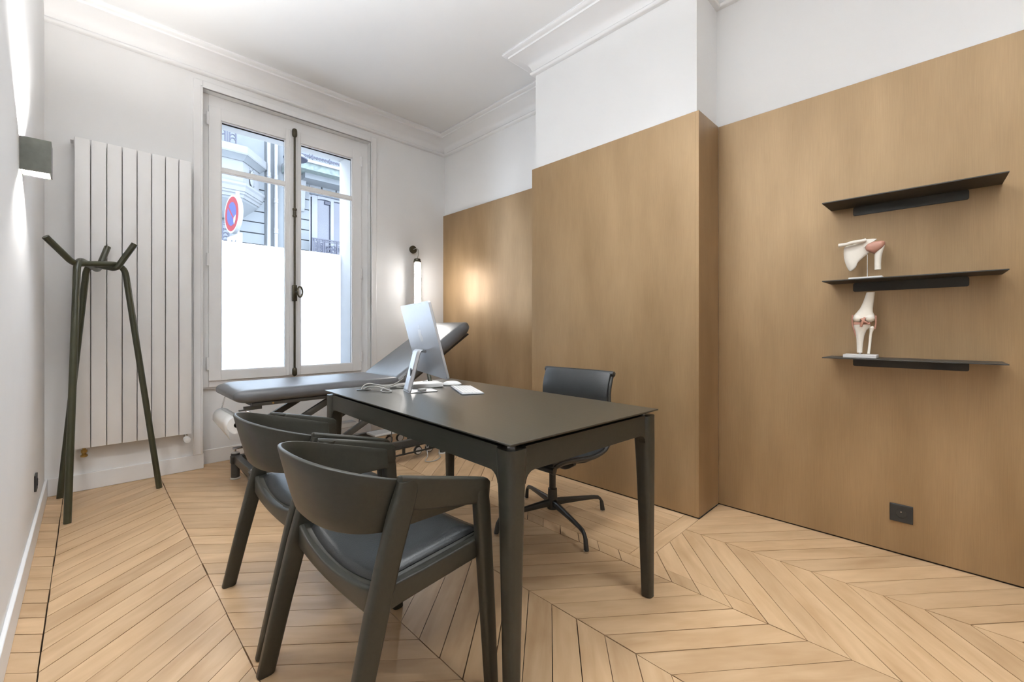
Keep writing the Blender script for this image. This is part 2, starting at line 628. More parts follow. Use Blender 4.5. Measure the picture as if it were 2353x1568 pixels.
HX0, HY0, HY1 = 1.835, 0.985, 2.262      # hearth frame in front of the chimney
pieces = []       # (polygon, grain angle)
for i in range(len(seams) - 1):
    (x0, p0), (x1, p1) = seams[i], seams[i + 1]
    sgn = 1 if i % 2 == 1 else -1            # planks climb (+y) in odd columns
    yl = p0
    yr_target = yl + sgn * SL * (x1 - x0)
    k = round((yr_target - p1) / PITCH)
    yr = p1 + k * PITCH
    ang = math.atan2(yr - yl, x1 - x0)
    for r in range(-48, 60):
        a0, a1 = yl + r * PITCH, yr + r * PITCH
        g = random.choice((0.0012, 0.0016, 0.0021, 0.0027))
        poly = [(x0 + g, a0 + g), (x1 - g, a1 + g), (x1 - g, a1 + PITCH - g), (x0 + g, a0 + PITCH - g)]
        poly = clip(poly, 0, XL + 0.001, False)
        if poly:
            poly = clip(poly, 0, 2.88, True)
        if poly:
            poly = clip(poly, 1, YF, False)
        if poly:
            poly = clip(poly, 1, 4.14, True)
        if not poly or poly_area(poly) < 1e-4:
            continue
        if max(p[0] for p in poly) > HX0 and min(p[1] for p in poly) < HY1 and max(p[1] for p in poly) > HY0:
            sub = [clip(poly, 0, HX0 - 0.0008, True)]
            rest = clip(poly, 0, HX0 + 0.0002, False)
            if rest:
                sub.append(clip(rest, 1, HY0 - 0.0008, True))
                sub.append(clip(rest, 1, HY1 + 0.0008, False))
            for s_ in sub:
                if s_ and poly_area(s_) > 3e-4:
                    pieces.append((s_, ang))
        else:
            pieces.append((poly, ang))
# hearth: two cross strips and long boards
def quad(x0, x1, y0, y1):
    g = 0.0009
    return [(x0 + g, y0 + g), (x1 - g, y0 + g), (x1 - g, y1 - g), (x0 + g, y1 - g)]
pieces.append((quad(HX0, 2.455, HY0, HY0 + 0.082), 0.0))
pieces.append((quad(HX0, 2.455, HY1 - 0.082, HY1), 0.0))
hx = [HX0, 1.918, 2.003, 2.09, 2.165, 2.25, 2.332, 2.395, 2.455]
for a, b in zip(hx, hx[1:]):
    ys = [HY0 + 0.082, random.uniform(1.4, 1.9), HY1 - 0.082]
    for c_, d_ in zip(ys, ys[1:]):
        pieces.append((quad(a, b, c_, d_), PI / 2))

cth, sth = math.cos(math.atan2(975.5, 989.0)), math.sin(math.atan2(975.5, 989.0))
def in_frame(poly):
    best = 0
    for x, y in list(poly) + [(sum(p[0] for p in poly) / len(poly), sum(p[1] for p in poly) / len(poly))]:
        w = x * sth + y * cth
        if w < 0.3:
            continue
        u = 1176.5 + 989 * (x * cth - y * sth) / w
        v = 757 + 989 * 1.07 / w
        if -30 < u < 2383 and v < 1600:
            best = max(best, 1 / (w * w))
    return best * poly_area(poly)
pieces.sort(key=lambda q: -in_frame(q[0]))
rest_bm = NB()
n_planks = 0
for poly, ang in pieces:
    cxp = sum(p[0] for p in poly) / len(poly)
    cyp = sum(p[1] for p in poly) / len(poly)
    if in_frame(poly) > 0 and n_planks < 298:
        ca, sa = math.cos(-ang), math.sin(-ang)
        loc = [((x - cxp) * ca - (y - cyp) * sa, (x - cxp) * sa + (y - cyp) * ca) for x, y in poly]
        bm = NB()
        dz = random.uniform(-0.0006, 0.0)
        prism(bm, loc, lambda x, y: (x, y, -0.018), lambda x, y: (x, y, 0.0))
        o = build('plank', bm, 'oak', floor, smooth=0)
        o.location = (cxp, cyp, dz)
        o.rotation_euler = (0, 0, ang)
        n_planks += 1
    else:
        prism(rest_bm, poly, lambda x, y: (x, y, -0.018), lambda x, y: (x, y, -0.0003))
ro = build('plank_field', rest_bm, 'oak', floor, smooth=0)
ro['kind'] = 'stuff'

# ------------------------------------------------------------------ window
win = empty_struct('window_1', (1.302, 4.12, 0.64), 'tall white two-leaf window with glazing bars and dark bolt rod')
W0 = Vector((1.302, 4.12, 0.64))
def wbox(name, x0, x1, y0, y1, z0, z1, m, parent, bev=0.0):
    bm = NB()
    bx(bm, x0 - W0.x, x1 - W0.x, y0 - W0.y, y1 - W0.y, z0 - W0.z, z1 - W0.z)
    return build(name, bm, m, parent, bev)
def wring(name, x0, x1, z0, z1, wl, wr, wb, wt, y0, y1, m, parent, bev=0.002):
    bm = NB()
    bx(bm, x0 - W0.x, x0 + wl - W0.x, y0 - W0.y, y1 - W0.y, z0 - W0.z, z1 - W0.z)
    bx(bm, x1 - wr - W0.x, x1 - W0.x, y0 - W0.y, y1 - W0.y, z0 - W0.z, z1 - W0.z)
    bx(bm, x0 + wl - W0.x, x1 - wr - W0.x, y0 - W0.y, y1 - W0.y, z0 - W0.z, z0 + wb - W0.z)
    bx(bm, x0 + wl - W0.x, x1 - wr - W0.x, y0 - W0.y, y1 - W0.y, z1 - wt - W0.z, z1 - W0.z)
    return build(name, bm, m, parent, bev)
wring('frame', 0.632, 2.005, 0.61, 2.93, 0.05, 0.075, 0.055, 0.10, 4.105, 4.16, 'frame', win)
for s in (0, 1):
    xa, xb = ((0.68, 1.300), (1.304, 1.934))[s]
    gl, gr = ((0.761, 1.243), (1.364, 1.846))[s]
    sash = wring('sash', xa, xb, 0.662, 2.838, gl - xa, xb - gr, 0.735 - 0.662, 2.838 - 2.742, 4.088, 4.135, 'frame', win)
    wbox('glazing_bar', gl, gr, 4.095, 4.128, 2.335, 2.365, 'frame', sash, 0.003)
    # glazing bead round each pane
    for (za, zb) in ((0.735, 2.335), (2.365, 2.742)):
        wring('glazing_bead', gl, gr, za, zb, 0.008, 0.008, 0.008, 0.008, 4.098, 4.115, 'frame', sash, 0.001)
        wbox('pane', gl + 0.002, gr - 0.002, 4.116, 4.119, za + 0.002, zb - 0.002, 'glass', sash)
    # dark seal behind the top of the pane
    wbox('seal', gl, gr, 4.1195, 4.126, 2.728, 2.742, 'dark_gap', sash)
    wbox('seal', gr - 0.007, gr, 4.1195, 4.126, 0.735, 2.728, 'dark_gap', sash)
    # hinges
    hxx = 0.672 if s == 0 else 1.934
    for hz in (2.73, 1.62, 0.8):
        bm = NB()
        cyl(bm, (hxx - W0.x, 4.083 - W0.y, hz - 0.05 - W0.z), (hxx - W0.x, 4.083 - W0.y, hz + 0.05 - W0.z), 0.009, 10)
        build('hinge', bm, 'frame', sash)
wbox('meeting_cover', 1.268, 1.338, 4.078, 4.088, 0.668, 2.83, 'frame', win, 0.004)
# bolt rod
rod = NB()
rx, ry = 1.303 - W0.x, 4.055 - W0.y
cyl(rod, (rx, ry, 0.70 - W0.z), (rx, ry, 2.80 - W0.z), 0.0085, 12)
rodo = build('bolt_rod', rod, 'espag', win)
for (za, zb, w) in ((0.655, 0.735, 0.020), (2.765, 2.845, 0.021)):
    bm = NB()
    lathe(bm, [(0.004, za), (w * 0.8, za + 0.008), (w, za + 0.02), (w, zb - 0.02), (w * 0.8, zb - 0.008), (0.004, zb)], (rx, ry, -W0.z), seg=14)
    build('bolt_keeper', bm, 'espag', rodo)
bm = NB()
lathe(bm, [(0.012, 2.06), (0.018, 2.064), (0.018, 2.078), (0.014, 2.082), (0.014, 2.118), (0.018, 2.122), (0.018, 2.136), (0.012, 2.14)], (rx, ry, -W0.z), seg=14)
cyl(bm, (rx, ry + 0.03, 2.10 - W0.z), (rx, ry, 2.10 - W0.z), 0.008)
build('rod_guide', bm, 'espag', rodo)
bm = NB()
bx(bm, rx - 0.018, rx + 0.018, ry - 0.014, ry + 0.025, 1.32 - W0.z, 1.46 - W0.z)
build('handle_box', bm, 'espag', rodo, 0.005)
bm = NB()
ring_pts = [Vector((rx + 0.03 + 0.024 * math.cos(t), ry - 0.045 + 0.012 * math.cos(t), 1.40 - W0.z + 0.045 * math.sin(t))) for t in [2 * PI * k / 20 for k in range(21)]]
tube(bm, ring_pts, 0.008, 8)
cyl(bm, (rx, ry, 1.40 - W0.z), (rx + 0.012, ry - 0.045, 1.40 - W0.z), 0.008)
build('oval_knob', bm, 'espag', rodo)

# casing round the window niche
bm = NB()
for (x0, x1) in ((0.572, 0.632), (2.005, 2.065)):
    bx(bm, x0, x1, YB - 0.016, YB, 0.112, 2.985)
bx(bm, 0.632, 2.005, YB - 0.016, YB, 2.93, 2.985)
bx(bm, 0.618, 0.632, YB - 0.024, YB, 0.112, 2.944)
bx(bm, 2.005, 2.019, YB - 0.024, YB, 0.112, 2.944)
bx(bm, 0.618, 2.019, YB - 0.024, YB, 2.93, 2.944)
struct(build('trim_2', bm, 'trim', None, 0.004), 'white moulded casing round the window niche')
struct(box_obj('trim_3', (0.632, 2.005, 4.118, 4.16, 0.595, 0.612), 'trim', None, 0.004), 'white ledge under the window frame')

tag(box_obj('privacy_screen', (0.712, 1.870, 4.425, 4.435, 0.655, 1.842), 'frost', None, 0.001),
    'frosted white screen outside the lower half of the window', 'screen')

# ------------------------------------------------------------------ radiator
rad = thing('radiator', 'tall white vertical panel radiator left of the window', 'radiator', (0.246, 3.97, 0.295))
NF = 8
pit = (0.553 + 0.062) / NF
for k in range(NF):
    xa = -0.062 + k * pit - 0.246
    bm = NB()
    prof = rrect(pit - 0.0042, 0.046, 0.004, 3)
    rings = []
    for z, sc in ((0.0, 0.92), (0.004, 1.0), (2.012, 1.0), (2.018, 0.9)):
        rings.append([(xa + pit / 2 + p[0] * (1 if sc == 1 else 0.99), 0.003 + p[1] * sc, z) for p in prof])
    loft(bm, rings)
    build('fin', bm, 'radiator', rad)
for hz in (0.06, 0.62, 1.02, 1.42, 1.95):
    bm = NB()
    bx(bm, -0.290, 0.295, 0.0265, 0.045, hz - 0.02, hz + 0.02)
    build('header', bm, 'radiator', rad, 0.004)
bm = NB()
bx(bm, -0.295, 0.295, 0.0262, 0.0264, 0.01, 2.0)
build('gap_light_block', bm, 'radiator', rad)  # added sheet, blocks light so the gaps between fins go dark
for zz in (0.3, 1.75):
    for xx in (-0.2, 0.2):
        bm = NB()
        bx(bm, xx - 0.02, xx + 0.02, 0.0265, 0.0695, zz - 0.03, zz + 0.03)
        build('wall_bracket', bm, 'radiator', rad)
bm = NB()
bx(bm, -0.325, -0.305, -0.012, 0.0695, 1.995, 2.003)
bx(bm, -0.309, -0.305, -0.012, 0.0, 1.96, 2.003)
build('end_bracket', bm, 'radiator', rad)
bm = NB()
lathe(bm, [(0.008, 0.0), (0.008, -0.012), (0.016, -0.014), (0.016, -0.03), (0.012, -0.032), (0.012, -0.045), (0.018, -0.047), (0.018, -0.058), (0.008, -0.062)], (-0.262, 0.0, 0.0), seg=12)
cyl(bm, (-0.262, 0.0, -0.025), (-0.262, 0.069, -0.025), 0.007)
build('brass_valve', bm, 'brass', rad)['label'] = 'brass lower valve'
bm = NB()
lathe(bm, [(0.007, 0.005), (0.010, 0.0), (0.010, -0.02), (0.007, -0.035)], (0.274, 0.0, 0.0), seg=10)
cyl(bm, (0.274, 0.069, -0.03), (0.274, 0.0, -0.03), 0.008)
v = build('thermostat_valve', bm, 'chrome', rad)
bm = NB()
lathe(bm, [(0.004, -0.075), (0.020, -0.072), (0.022, -0.06), (0.02, -0.012), (0.012, -0.005)], (0.274, 0.0, -0.035), axis='y', seg=16)
build('thermostat_head', bm, 'white_plastic', v)

# ------------------------------------------------------------------ wall lamp on the left
sc = thing('wall_lamp', 'square bronze-grey up and down wall lamp on the left wall', 'wall lamp', (XL, 2.666, 1.782))
bm = NB()
hw, dp, hh, th = 0.05, 0.088, 0.0675, 0.003
bx(bm, 0.0, dp, -hw, -hw + th, -hh, hh)
bx(bm, 0.0, dp, hw - th, hw, -hh, hh)
bx(bm, dp - th, dp, -hw + th, hw - th, -hh, hh)
build('lamp_housing', bm, 'sconce', sc, 0.0005)
bm = NB()
bx(bm, 0.0005, 0.004, -hw + th, hw - th, -hh + 0.003, hh - 0.003)
bx(bm, 0.004, dp - th, -hw + th, -hw + 2 * th, -hh + 0.003, hh - 0.003)
bx(bm, 0.004, dp - th, hw - 2 * th, hw - th, -hh + 0.003, hh - 0.003)
bx(bm, dp - 2 * th, dp - th, -hw + 2 * th, hw - 2 * th, -hh + 0.003, hh - 0.003)
build('lamp_liner', bm, 'sconce_in', sc)
bm = NB()
bx(bm, 0.004, dp - 2 * th, -hw + 2 * th, hw - 2 * th, -0.008, 0.008)
build('lamp_core', bm, 'sconce_in', sc)
for s in (1, -1):
    bm = NB()
    lathe(bm, [(0.016, 0.0085 * s), (0.016, 0.012 * s)], (0.055, 0, 0), seg=14)
    build('lamp_lens', bm, 'lens', sc)
    d = bpy.data.lights.new('wall_lamp_spot', 'SPOT')
    d.energy = 60 if s > 0 else 14
    d.color = (1.0, 0.975, 0.94)
    d.spot_size = R(150)
    d.spot_blend = 0.3
    d.shadow_soft_size = 0.012
    o = bpy.data.objects.new('wall_lamp_spot', d)
    C.objects.link(o)
    o.parent = sc
    o.location = (0.055, 0, 0.027 * s)
    o.rotation_euler = (R(180) if s > 0 else 0, 0, 0)

# ------------------------------------------------------------------ glowing tube lamp by the brown panel
tl = thing('tube_lamp', 'lit glass tube lamp hanging from a round wall plate beside the brown panel', 'wall lamp', (2.487, YB, 1.925))
bm = NB()
lathe(bm, [(0.004, 0.0), (0.042, 0.0), (0.042, -0.014), (0.038, -0.018), (0.004, -0.018)], (0, 0, 0), axis='y', seg=24)
build('wall_plate', bm, 'espag', tl)
bm = NB()
tube(bm, spline([(0.0, -0.015, 0.0), (0.012, -0.045, 0.008), (0.02, -0.075, -0.01), (0.014, -0.088, -0.06), (0.0, -0.09, -0.105)], 6), 0.004, 8)
build('flex', bm, 'cable', tl)
bm = NB()
lathe(bm, [(0.006, -0.098), (0.010, -0.104), (0.028, -0.108), (0.034, -0.114), (0.034, -0.128), (0.040, -0.132), (0.040, -0.145), (0.030, -0.15), (0.012, -0.15)], (0, -0.09, 0), seg=20)
build('cap', bm, 'espag', tl)
# room side of the tube glows, the wall side is a white reflector trough
def trough(a0, a1, r0, r1, z0, z1, seg=18):
    bm = NB()
    rings = []
    for z, k in ((z0, 0.9), (z0 + 0.012, 1.0), (z1 - 0.012, 1.0), (z1, 0.9)):
        out = [(r1 * k * math.cos(R(a0 + (a1 - a0) * i / seg)), r1 * k * math.sin(R(a0 + (a1 - a0) * i / seg))) for i in range(seg + 1)]
        inn = [(r0 * k * math.cos(R(a1 - (a1 - a0) * i / seg)), r0 * k * math.sin(R(a1 - (a1 - a0) * i / seg))) for i in range(seg + 1)]
        rings.append([(x, -0.09 + y, z) for x, y in out + inn])
    loft(bm, rings)
    return bm
build('glass_tube', trough(-172, -8, 0.030, 0.036, -0.592, -0.151), 'tube', tl)
build('reflector', trough(-7, 187, 0.031, 0.0375, -0.592, -0.151), 'sconce_in', tl)
# ------------------------------------------------------------------ coat stand
cs = thing('coat_stand', 'dark green tubular coat stand with knotted top', 'coat stand', (0.046, 3.707, 0))
O = Vector((0.046, 3.707, 0))
F = [Vector((-0.079, 3.41, 0)), Vector((-0.124, 3.955, 0)), Vector((0.345, 3.737, 0))]
V = [Vector((-0.040, 3.575, 1.49)), Vector((0.00, 3.80, 1.49)), Vector((0.163, 3.70, 1.49))]
tips = [Vector((0.095, 3.915, 1.615)), Vector((0.215, 3.645, 1.615)), Vector((-0.166, 3.50, 1.582))]
under = [Vector((0.048, 3.842, 1.450)), Vector((0.128, 3.672, 1.448)), Vector((-0.058, 3.575, 1.452))]
for i in range(3):
    j = (i + 1) % 3 if i != 2 else 0
    a, b = V[i], V[j]
    outa = (Vector((a.x, a.y, 0)) - O)
    outa.normalize()
    d = (b - a).normalized()
    side = Vector((d.y, -d.x, 0))
    if side.dot(outa) < 0:
        side = -side
    path = [F[i], a + Vector((0, 0, -0.004)) + outa * 0.004,
            under[i], tips[i]]
    path = [p - O for p in path]
    fine = rounded(path[:3], 0.075, 9)[:-1] + rounded(path[1:], 0.032, 7)[1:]
    bm = NB()
    tube(bm, fine, 0.0172, 14)
    build('tube_leg', bm, 'stand_green', cs, smooth=60)

# ------------------------------------------------------------------ sockets
def socket(loc, rz, label):
    t = thing('wall_socket', label, 'socket', loc, rz)
    bm = NB()
    bx(bm, -0.041, 0.041, -0.009, 0.0, -0.041, 0.041)
    pl_ = build('plate', bm, 'socket', t, 0.002)
    bm = NB()
    lathe(bm, [(0.020, -0.0092), (0.021, -0.011), (0.0195, -0.011), (0.019, -0.0095)], (0, 0, 0), axis='y', seg=20)
    build('socket_ring', bm, 'black_metal', t)
    bm = NB()
    cyl(bm, (0, -0.009, 0.010), (0, -0.017, 0.010), 0.0025, 8)
    build('earth_pin', bm, 'chrome', t)
    return t
socket((2.743, 0.1565, 0.199), R(-90), 'black wall socket low on the brown panel under the shelves')
socket((XL, 3.33, 0.275), R(90), 'small dark wall socket low on the left wall behind the coat stand')

# ------------------------------------------------------------------ shelves
def shelf(z, label):
    t = thing('wall_shelf', label, 'shelf', (2.743, 0.133, z), 0, 'black wall shelves on the brown panel')
    bm = NB()
    prism(bm, [(-0.193, -0.30), (-0.193, 0.30), (0.0, 0.293), (0.0, -0.293)], lambda x, y: (x, y, 0.0), lambda x, y: (x, y, 0.005))
    build('shelf_board', bm, 'shelf_black', t, 0.0008)
    bm = NB()
    prism(bm, [(p[0] + 0.003, p[1] - 0.0215) for p in rrect(0.40, 0.043, 0.008)], lambda y, z_: (-0.006, y, z_), lambda y, z_: (0.0, y, z_))
    build('wall_flange', bm, 'shelf_black', t, 0.0005)
    return t
shelf(1.681, 'empty black metal wall shelf, topmost of the three')
shelf(1.301, 'black metal wall shelf carrying the shoulder model, middle of the three')
shelf(0.929, 'black metal wall shelf carrying the knee model, lowest of the three')

# ------------------------------------------------------------------ anatomical models
def slab(bm, yz, x0, x1, bulge=0.0):
    """outline in (y, z) extruded along x with pillowed edges"""
    cy_ = sum(p[0] for p in yz) / len(yz)
    cz_ = sum(p[1] for p in yz) / len(yz)
    def ring(x, s):
        return [(x, cy_ + (p[0] - cy_) * s, cz_ + (p[1] - cz_) * s) for p in yz]
    xm = (x0 + x1) / 2
    loft(bm, [ring(x0 - bulge, 0.72), ring(x0, 0.95), ring(xm, 1.0), ring(x1, 0.95), ring(x1 + bulge, 0.72)])

def off(pts, oy, oz):
    return [(p[0] - oy, p[1] - oz) for p in pts]

def smooth_outline(pts, per=4):
    return [(p.x, p.y) for p in spline([(a, b, 0) for a, b in pts], per, closed=True)]

sm = thing('shoulder_model', 'shoulder joint model with scapula on a thin rod on the middle shelf', 'anatomical model', (2.64, 0.275, 1.306))
oy, oz = 0.275, 1.306
scap = [(0.358, 1.472), (0.33, 1.479), (0.303, 1.49), (0.279, 1.5), (0.24, 1.497), (0.239, 1.492), (0.256, 1.484), (0.268, 1.475), (0.278, 1.457), (0.263, 1.438), (0.283, 1.417), (0.306, 1.392), (0.314, 1.37), (0.333, 1.353), (0.345, 1.364), (0.357, 1.402), (0.361, 1.429)]
bm = NB()
slab(bm, off(smooth_outline(scap, 3), oy, oz), 0.0, 0.010, 0.003)
build('scapula', bm, 'bone', sm, smooth=50)
bm = NB()
tube(bm, spline([(-0.015, 0.378 - oy, 1.481 - oz), (-0.018, 0.345 - oy, 1.482 - oz), (-0.02, 0.325 - oy, 1.487 - oz), (-0.016, 0.30 - oy, 1.489 - oz), (-0.008, 0.275 - oy, 1.494 - oz)], 5), 0.0085, 10, True)
build('clavicle', bm, 'bone', sm, smooth=60)
musc = [(0.278, 1.457), (0.27, 1.473), (0.243, 1.484), (0.21, 1.482), (0.208, 1.462), (0.221, 1.443), (0.243, 1.427), (0.256, 1.433), (0.274, 1.444)]
bm = NB()
slab(bm, off(smooth_outline(musc, 3), oy, oz), -0.012, 0.022, 0.008)
build('joint_capsule', bm, 'muscle', sm, smooth=60)
bm = NB()
tube(bm, spline([(0.0, 0.2325 - oy, 1.350 - oz), (0.0, 0.2325 - oy, 1.39 - oz), (0.0, 0.230 - oy, 1.425 - oz), (0.0, 0.2195 - oy, 1.455 - oz), (0.004, 0.2165 - oy, 1.468 - oz)], 4), 0.01, 12, True,
     [0.012, 0.012, 0.012, 0.012, 0.0122, 0.0125, 0.013, 0.0135, 0.014, 0.0135, 0.0125, 0.0115, 0.011, 0.0105, 0.010, 0.009, 0.007])
build('humerus', bm, 'bone', sm, smooth=60)
bm = NB()
cyl(bm, (0.005, 0.271 - oy, 0.008), (0.005, 0.271 - oy, 1.442 - oz), 0.0018, 10)
build('support_rod', bm, 'chrome', sm)
bm = NB()
bx(bm, -0.045, 0.045, -0.062, 0.062, 0.0, 0.011)
build('base_plate', bm, 'base_grey', sm, 0.002)

km = thing('knee_model', 'knee joint model with femur, tibia and fibula on the lowest shelf', 'anatomical model', (2.64, 0.295, 0.934))
oy, oz = 0.295, 0.934
fem = [(0.273, 1.245), (0.243, 1.24), (0.247, 1.197), (0.253, 1.155), (0.243, 1.134), (0.246, 1.11), (0.256, 1.102), (0.271, 1.109), (0.283, 1.122), (0.293, 1.115), (0.299, 1.107), (0.316, 1.109), (0.323, 1.135), (0.303, 1.156), (0.289, 1.19)]
def lower(pts, dz):
    return [(y, z + dz) for y, z in pts]
bm = NB()
# shaft
fr = [(1.245, 0.258, 0.0155, 0.013), (1.20, 0.2665, 0.0195, 0.014), (1.17, 0.274, 0.024, 0.016), (1.152, 0.280, 0.030, 0.018), (1.136, 0.283, 0.039, 0.021), (1.122, 0.2835, 0.041, 0.022)]
loft(bm, [[(b_ * math.sin(t), cy_ - oy + a_ * math.cos(t), z - oz) for t in [2 * PI * k / 18 for k in range(18)]] for z, cy_, a_, b_ in fr])
for cyy in (0.305, 0.262):
    lathe(bm, [(0.002, -0.026), (0.012, -0.024), (0.0185, -0.012), (0.0195, 0.0), (0.0185, 0.012), (0.012, 0.022), (0.002, 0.024)], (0.0, cyy - oy, 1.122 - oz), axis='x', seg=16)
build('femur', bm, 'bone', km, smooth=60)
bm = NB()
tr_ = [(0.958, 0.2995, 0.0105, 0.0105), (1.0, 0.2985, 0.012, 0.011), (1.04, 0.297, 0.016, 0.013), (1.065, 0.295, 0.022, 0.016), (1.082, 0.2915, 0.031, 0.02), (1.092, 0.2905, 0.032, 0.021)]
loft(bm, [[(b_ * math.sin(t), cy_ - oy + a_ * math.cos(t), z - oz) for t in [2 * PI * k / 18 for k in range(18)]] for z, cy_, a_, b_ in tr_])
build('tibia', bm, 'bone', km, smooth=60)
bm = NB()
tube(bm, spline([(0.004, 0.2665 - oy, 0.020), (0.004, 0.262 - oy, 0.065), (0.004, 0.259 - oy, 0.11), (0.004, 0.255 - oy, 0.138), (0.004, 0.256 - oy, 0.150)], 4), 0.006, 10, True,
     [0.0055] * 9 + [0.006, 0.007, 0.0085, 0.0095, 0.0095, 0.009, 0.008, 0.006])
build('fibula', bm, 'bone', km, smooth=60)
bm = NB()
bx(bm, -0.018, 0.018, 0.258 - oy, 0.32 - oy, 1.092 - oz, 1.104 - oz)
tube(bm, spline([(-0.022, 0.268 - oy, 1.100 - oz), (-0.026, 0.28 - oy, 1.107 - oz), (-0.024, 0.29 - oy, 1.122 - oz)], 4), 0.005, 8)
tube(bm, spline([(-0.022, 0.292 - oy, 1.082 - oz), (-0.027, 0.287 - oy, 1.10 - oz), (-0.022, 0.277 - oy, 1.126 - oz)], 4), 0.0055, 8)
tube(bm, spline([(0.0, 0.326 - oy, 1.140 - oz), (0.0, 0.326 - oy, 1.095 - oz), (0.0, 0.312 - oy, 1.035 - oz)], 5), 0.004, 8)
tube(bm, spline([(0.0, 0.240 - oy, 1.135 - oz), (0.0, 0.2395 - oy, 1.10 - oz), (0.0, 0.243 - oy, 1.07 - oz)], 5), 0.0035, 8)
build('ligament', bm, 'muscle', km, 0.002, smooth=60)
bm = NB()
lathe(bm, [(0.011, 0.015), (0.011, 0.018), (0.005, 0.02), (0.005, 0.03)], (0.0, 0.298 - oy, 0.0), seg=14)
build('support_stem', bm, 'chrome', km)
bm = NB()
bx(bm, -0.05, 0.045, -0.062, 0.062, 0.0, 0.0165)
build('base_plate', bm, 'base_grey', km, 0.002)

# ------------------------------------------------------------------ desk
DX, DY, DRZ, T = 1.2600, 1.562, -math.atan2(0.0565, 1.457), 0.75
dk = thing('desk', 'black stained oak desk with rounded tapering legs', 'desk', (DX, DY, 0), DRZ)
HWD, HLD = 0.40, 0.729
bm = NB()
loft(bm, [[(sx * (HWD - i), sy * (HLD - i), z) for sx, sy in ((-1, -1), (1, -1), (1, 1), (-1, 1))]
          for i, z in ((0.03, T - 0.018), (0.002, T - 0.006), (0.0, T - 0.004), (0.0, T - 0.001), (0.001, T))])
build('desk_top', bm, 'desktop', dk, smooth=20)
ZA = T - 0.023
for sx in (-1, 1):
    for sy in (-1, 1):
        bm = NB()
        rings = []
        for z, w in ((0.0, 0.036), (0.003, 0.042), (0.3, 0.053), (0.55, 0.064), (0.63, 0.069), (0.66, 0.074), (ZA - 0.003, 0.078), (ZA, 0.074)):
            ox = sx * (HWD - 0.004 - w / 2 - (0.0 if z > 0.6 else (0.63 - z) * 0.008))
            oy_ = sy * (HLD - 0.004 - w / 2 - (0.0 if z > 0.6 else (0.63 - z) * 0.008))
            rings.append([(ox + p[0], oy_ + p[1], z) for p in rrect(w, w, w * 0.32, 4)])
        loft(bm, rings)
        build('leg', bm, 'blackwood', dk, smooth=40)
LW = 0.078
for sx in (-1, 1):
    bm = NB()
    prof = []
    L0, L1 = -HLD + LW - 0.005, HLD - LW + 0.005
    zb = T - 0.094
    for k in range(7):
        t = R(90 * k / 6)
        prof.append((L0 + 0.035 * (1 - math.cos(t)) - 0.0, zb - 0.035 + 0.035 * math.sin(t)))
    for k in range(7):
        t = R(90 - 90 * k / 6)
        prof.append((L1 - 0.035 * (1 - math.cos(t)), zb - 0.035 + 0.035 * math.sin(t)))
    prof += [(L1, T - 0.0185), (L0, T - 0.0185)]
    xo = sx * (HWD - 0.014)
    xi = sx * (HWD - 0.044)
    prism(bm, prof, lambda a, b: (xo, a, b), lambda a, b: (xi, a, b))
    build('apron', bm, 'blackwood', dk, 0.004, smooth=40)
for sy in (-1, 1):
    bm = NB()
    prof = []
    L0, L1 = -HWD + LW - 0.005, HWD - LW + 0.005
    for k in range(7):
        t = R(90 * k / 6)
        prof.append((L0 + 0.035 * (1 - math.cos(t)), zb - 0.035 + 0.035 * math.sin(t)))
    for k in range(7):
        t = R(90 - 90 * k / 6)
        prof.append((L1 - 0.035 * (1 - math.cos(t)), zb - 0.035 + 0.035 * math.sin(t)))
    prof += [(L1, T - 0.0185), (L0, T - 0.0185)]
    yo = sy * (HLD - 0.014)
    yi = sy * (HLD - 0.044)
    prism(bm, prof, lambda a, b: (a, yo, b), lambda a, b: (a, yi, b))
    build('apron', bm, 'blackwood', dk, 0.004, smooth=40)
for sx in (-1, 1):
    for sy in (-1, 1):
        bm = NB()
        cyl(bm, (sx * (HWD - 0.045), sy * (HLD - 0.045), ZA), (sx * (HWD - 0.045), sy * (HLD - 0.045), T - 0.018), 0.016, 16)
        build('top_spacer', bm, 'chrome', dk)
# cable grommet sits in the top
bm = NB()
gx, gy = -0.245, 0.595
lathe(bm, [(0.004, T), (0.036, T), (0.037, T + 0.0025), (0.034, T + 0.004), (0.004, T + 0.004)], (gx, gy, 0), seg=24)
build('cable_grommet', bm, 'black_metal', dk)

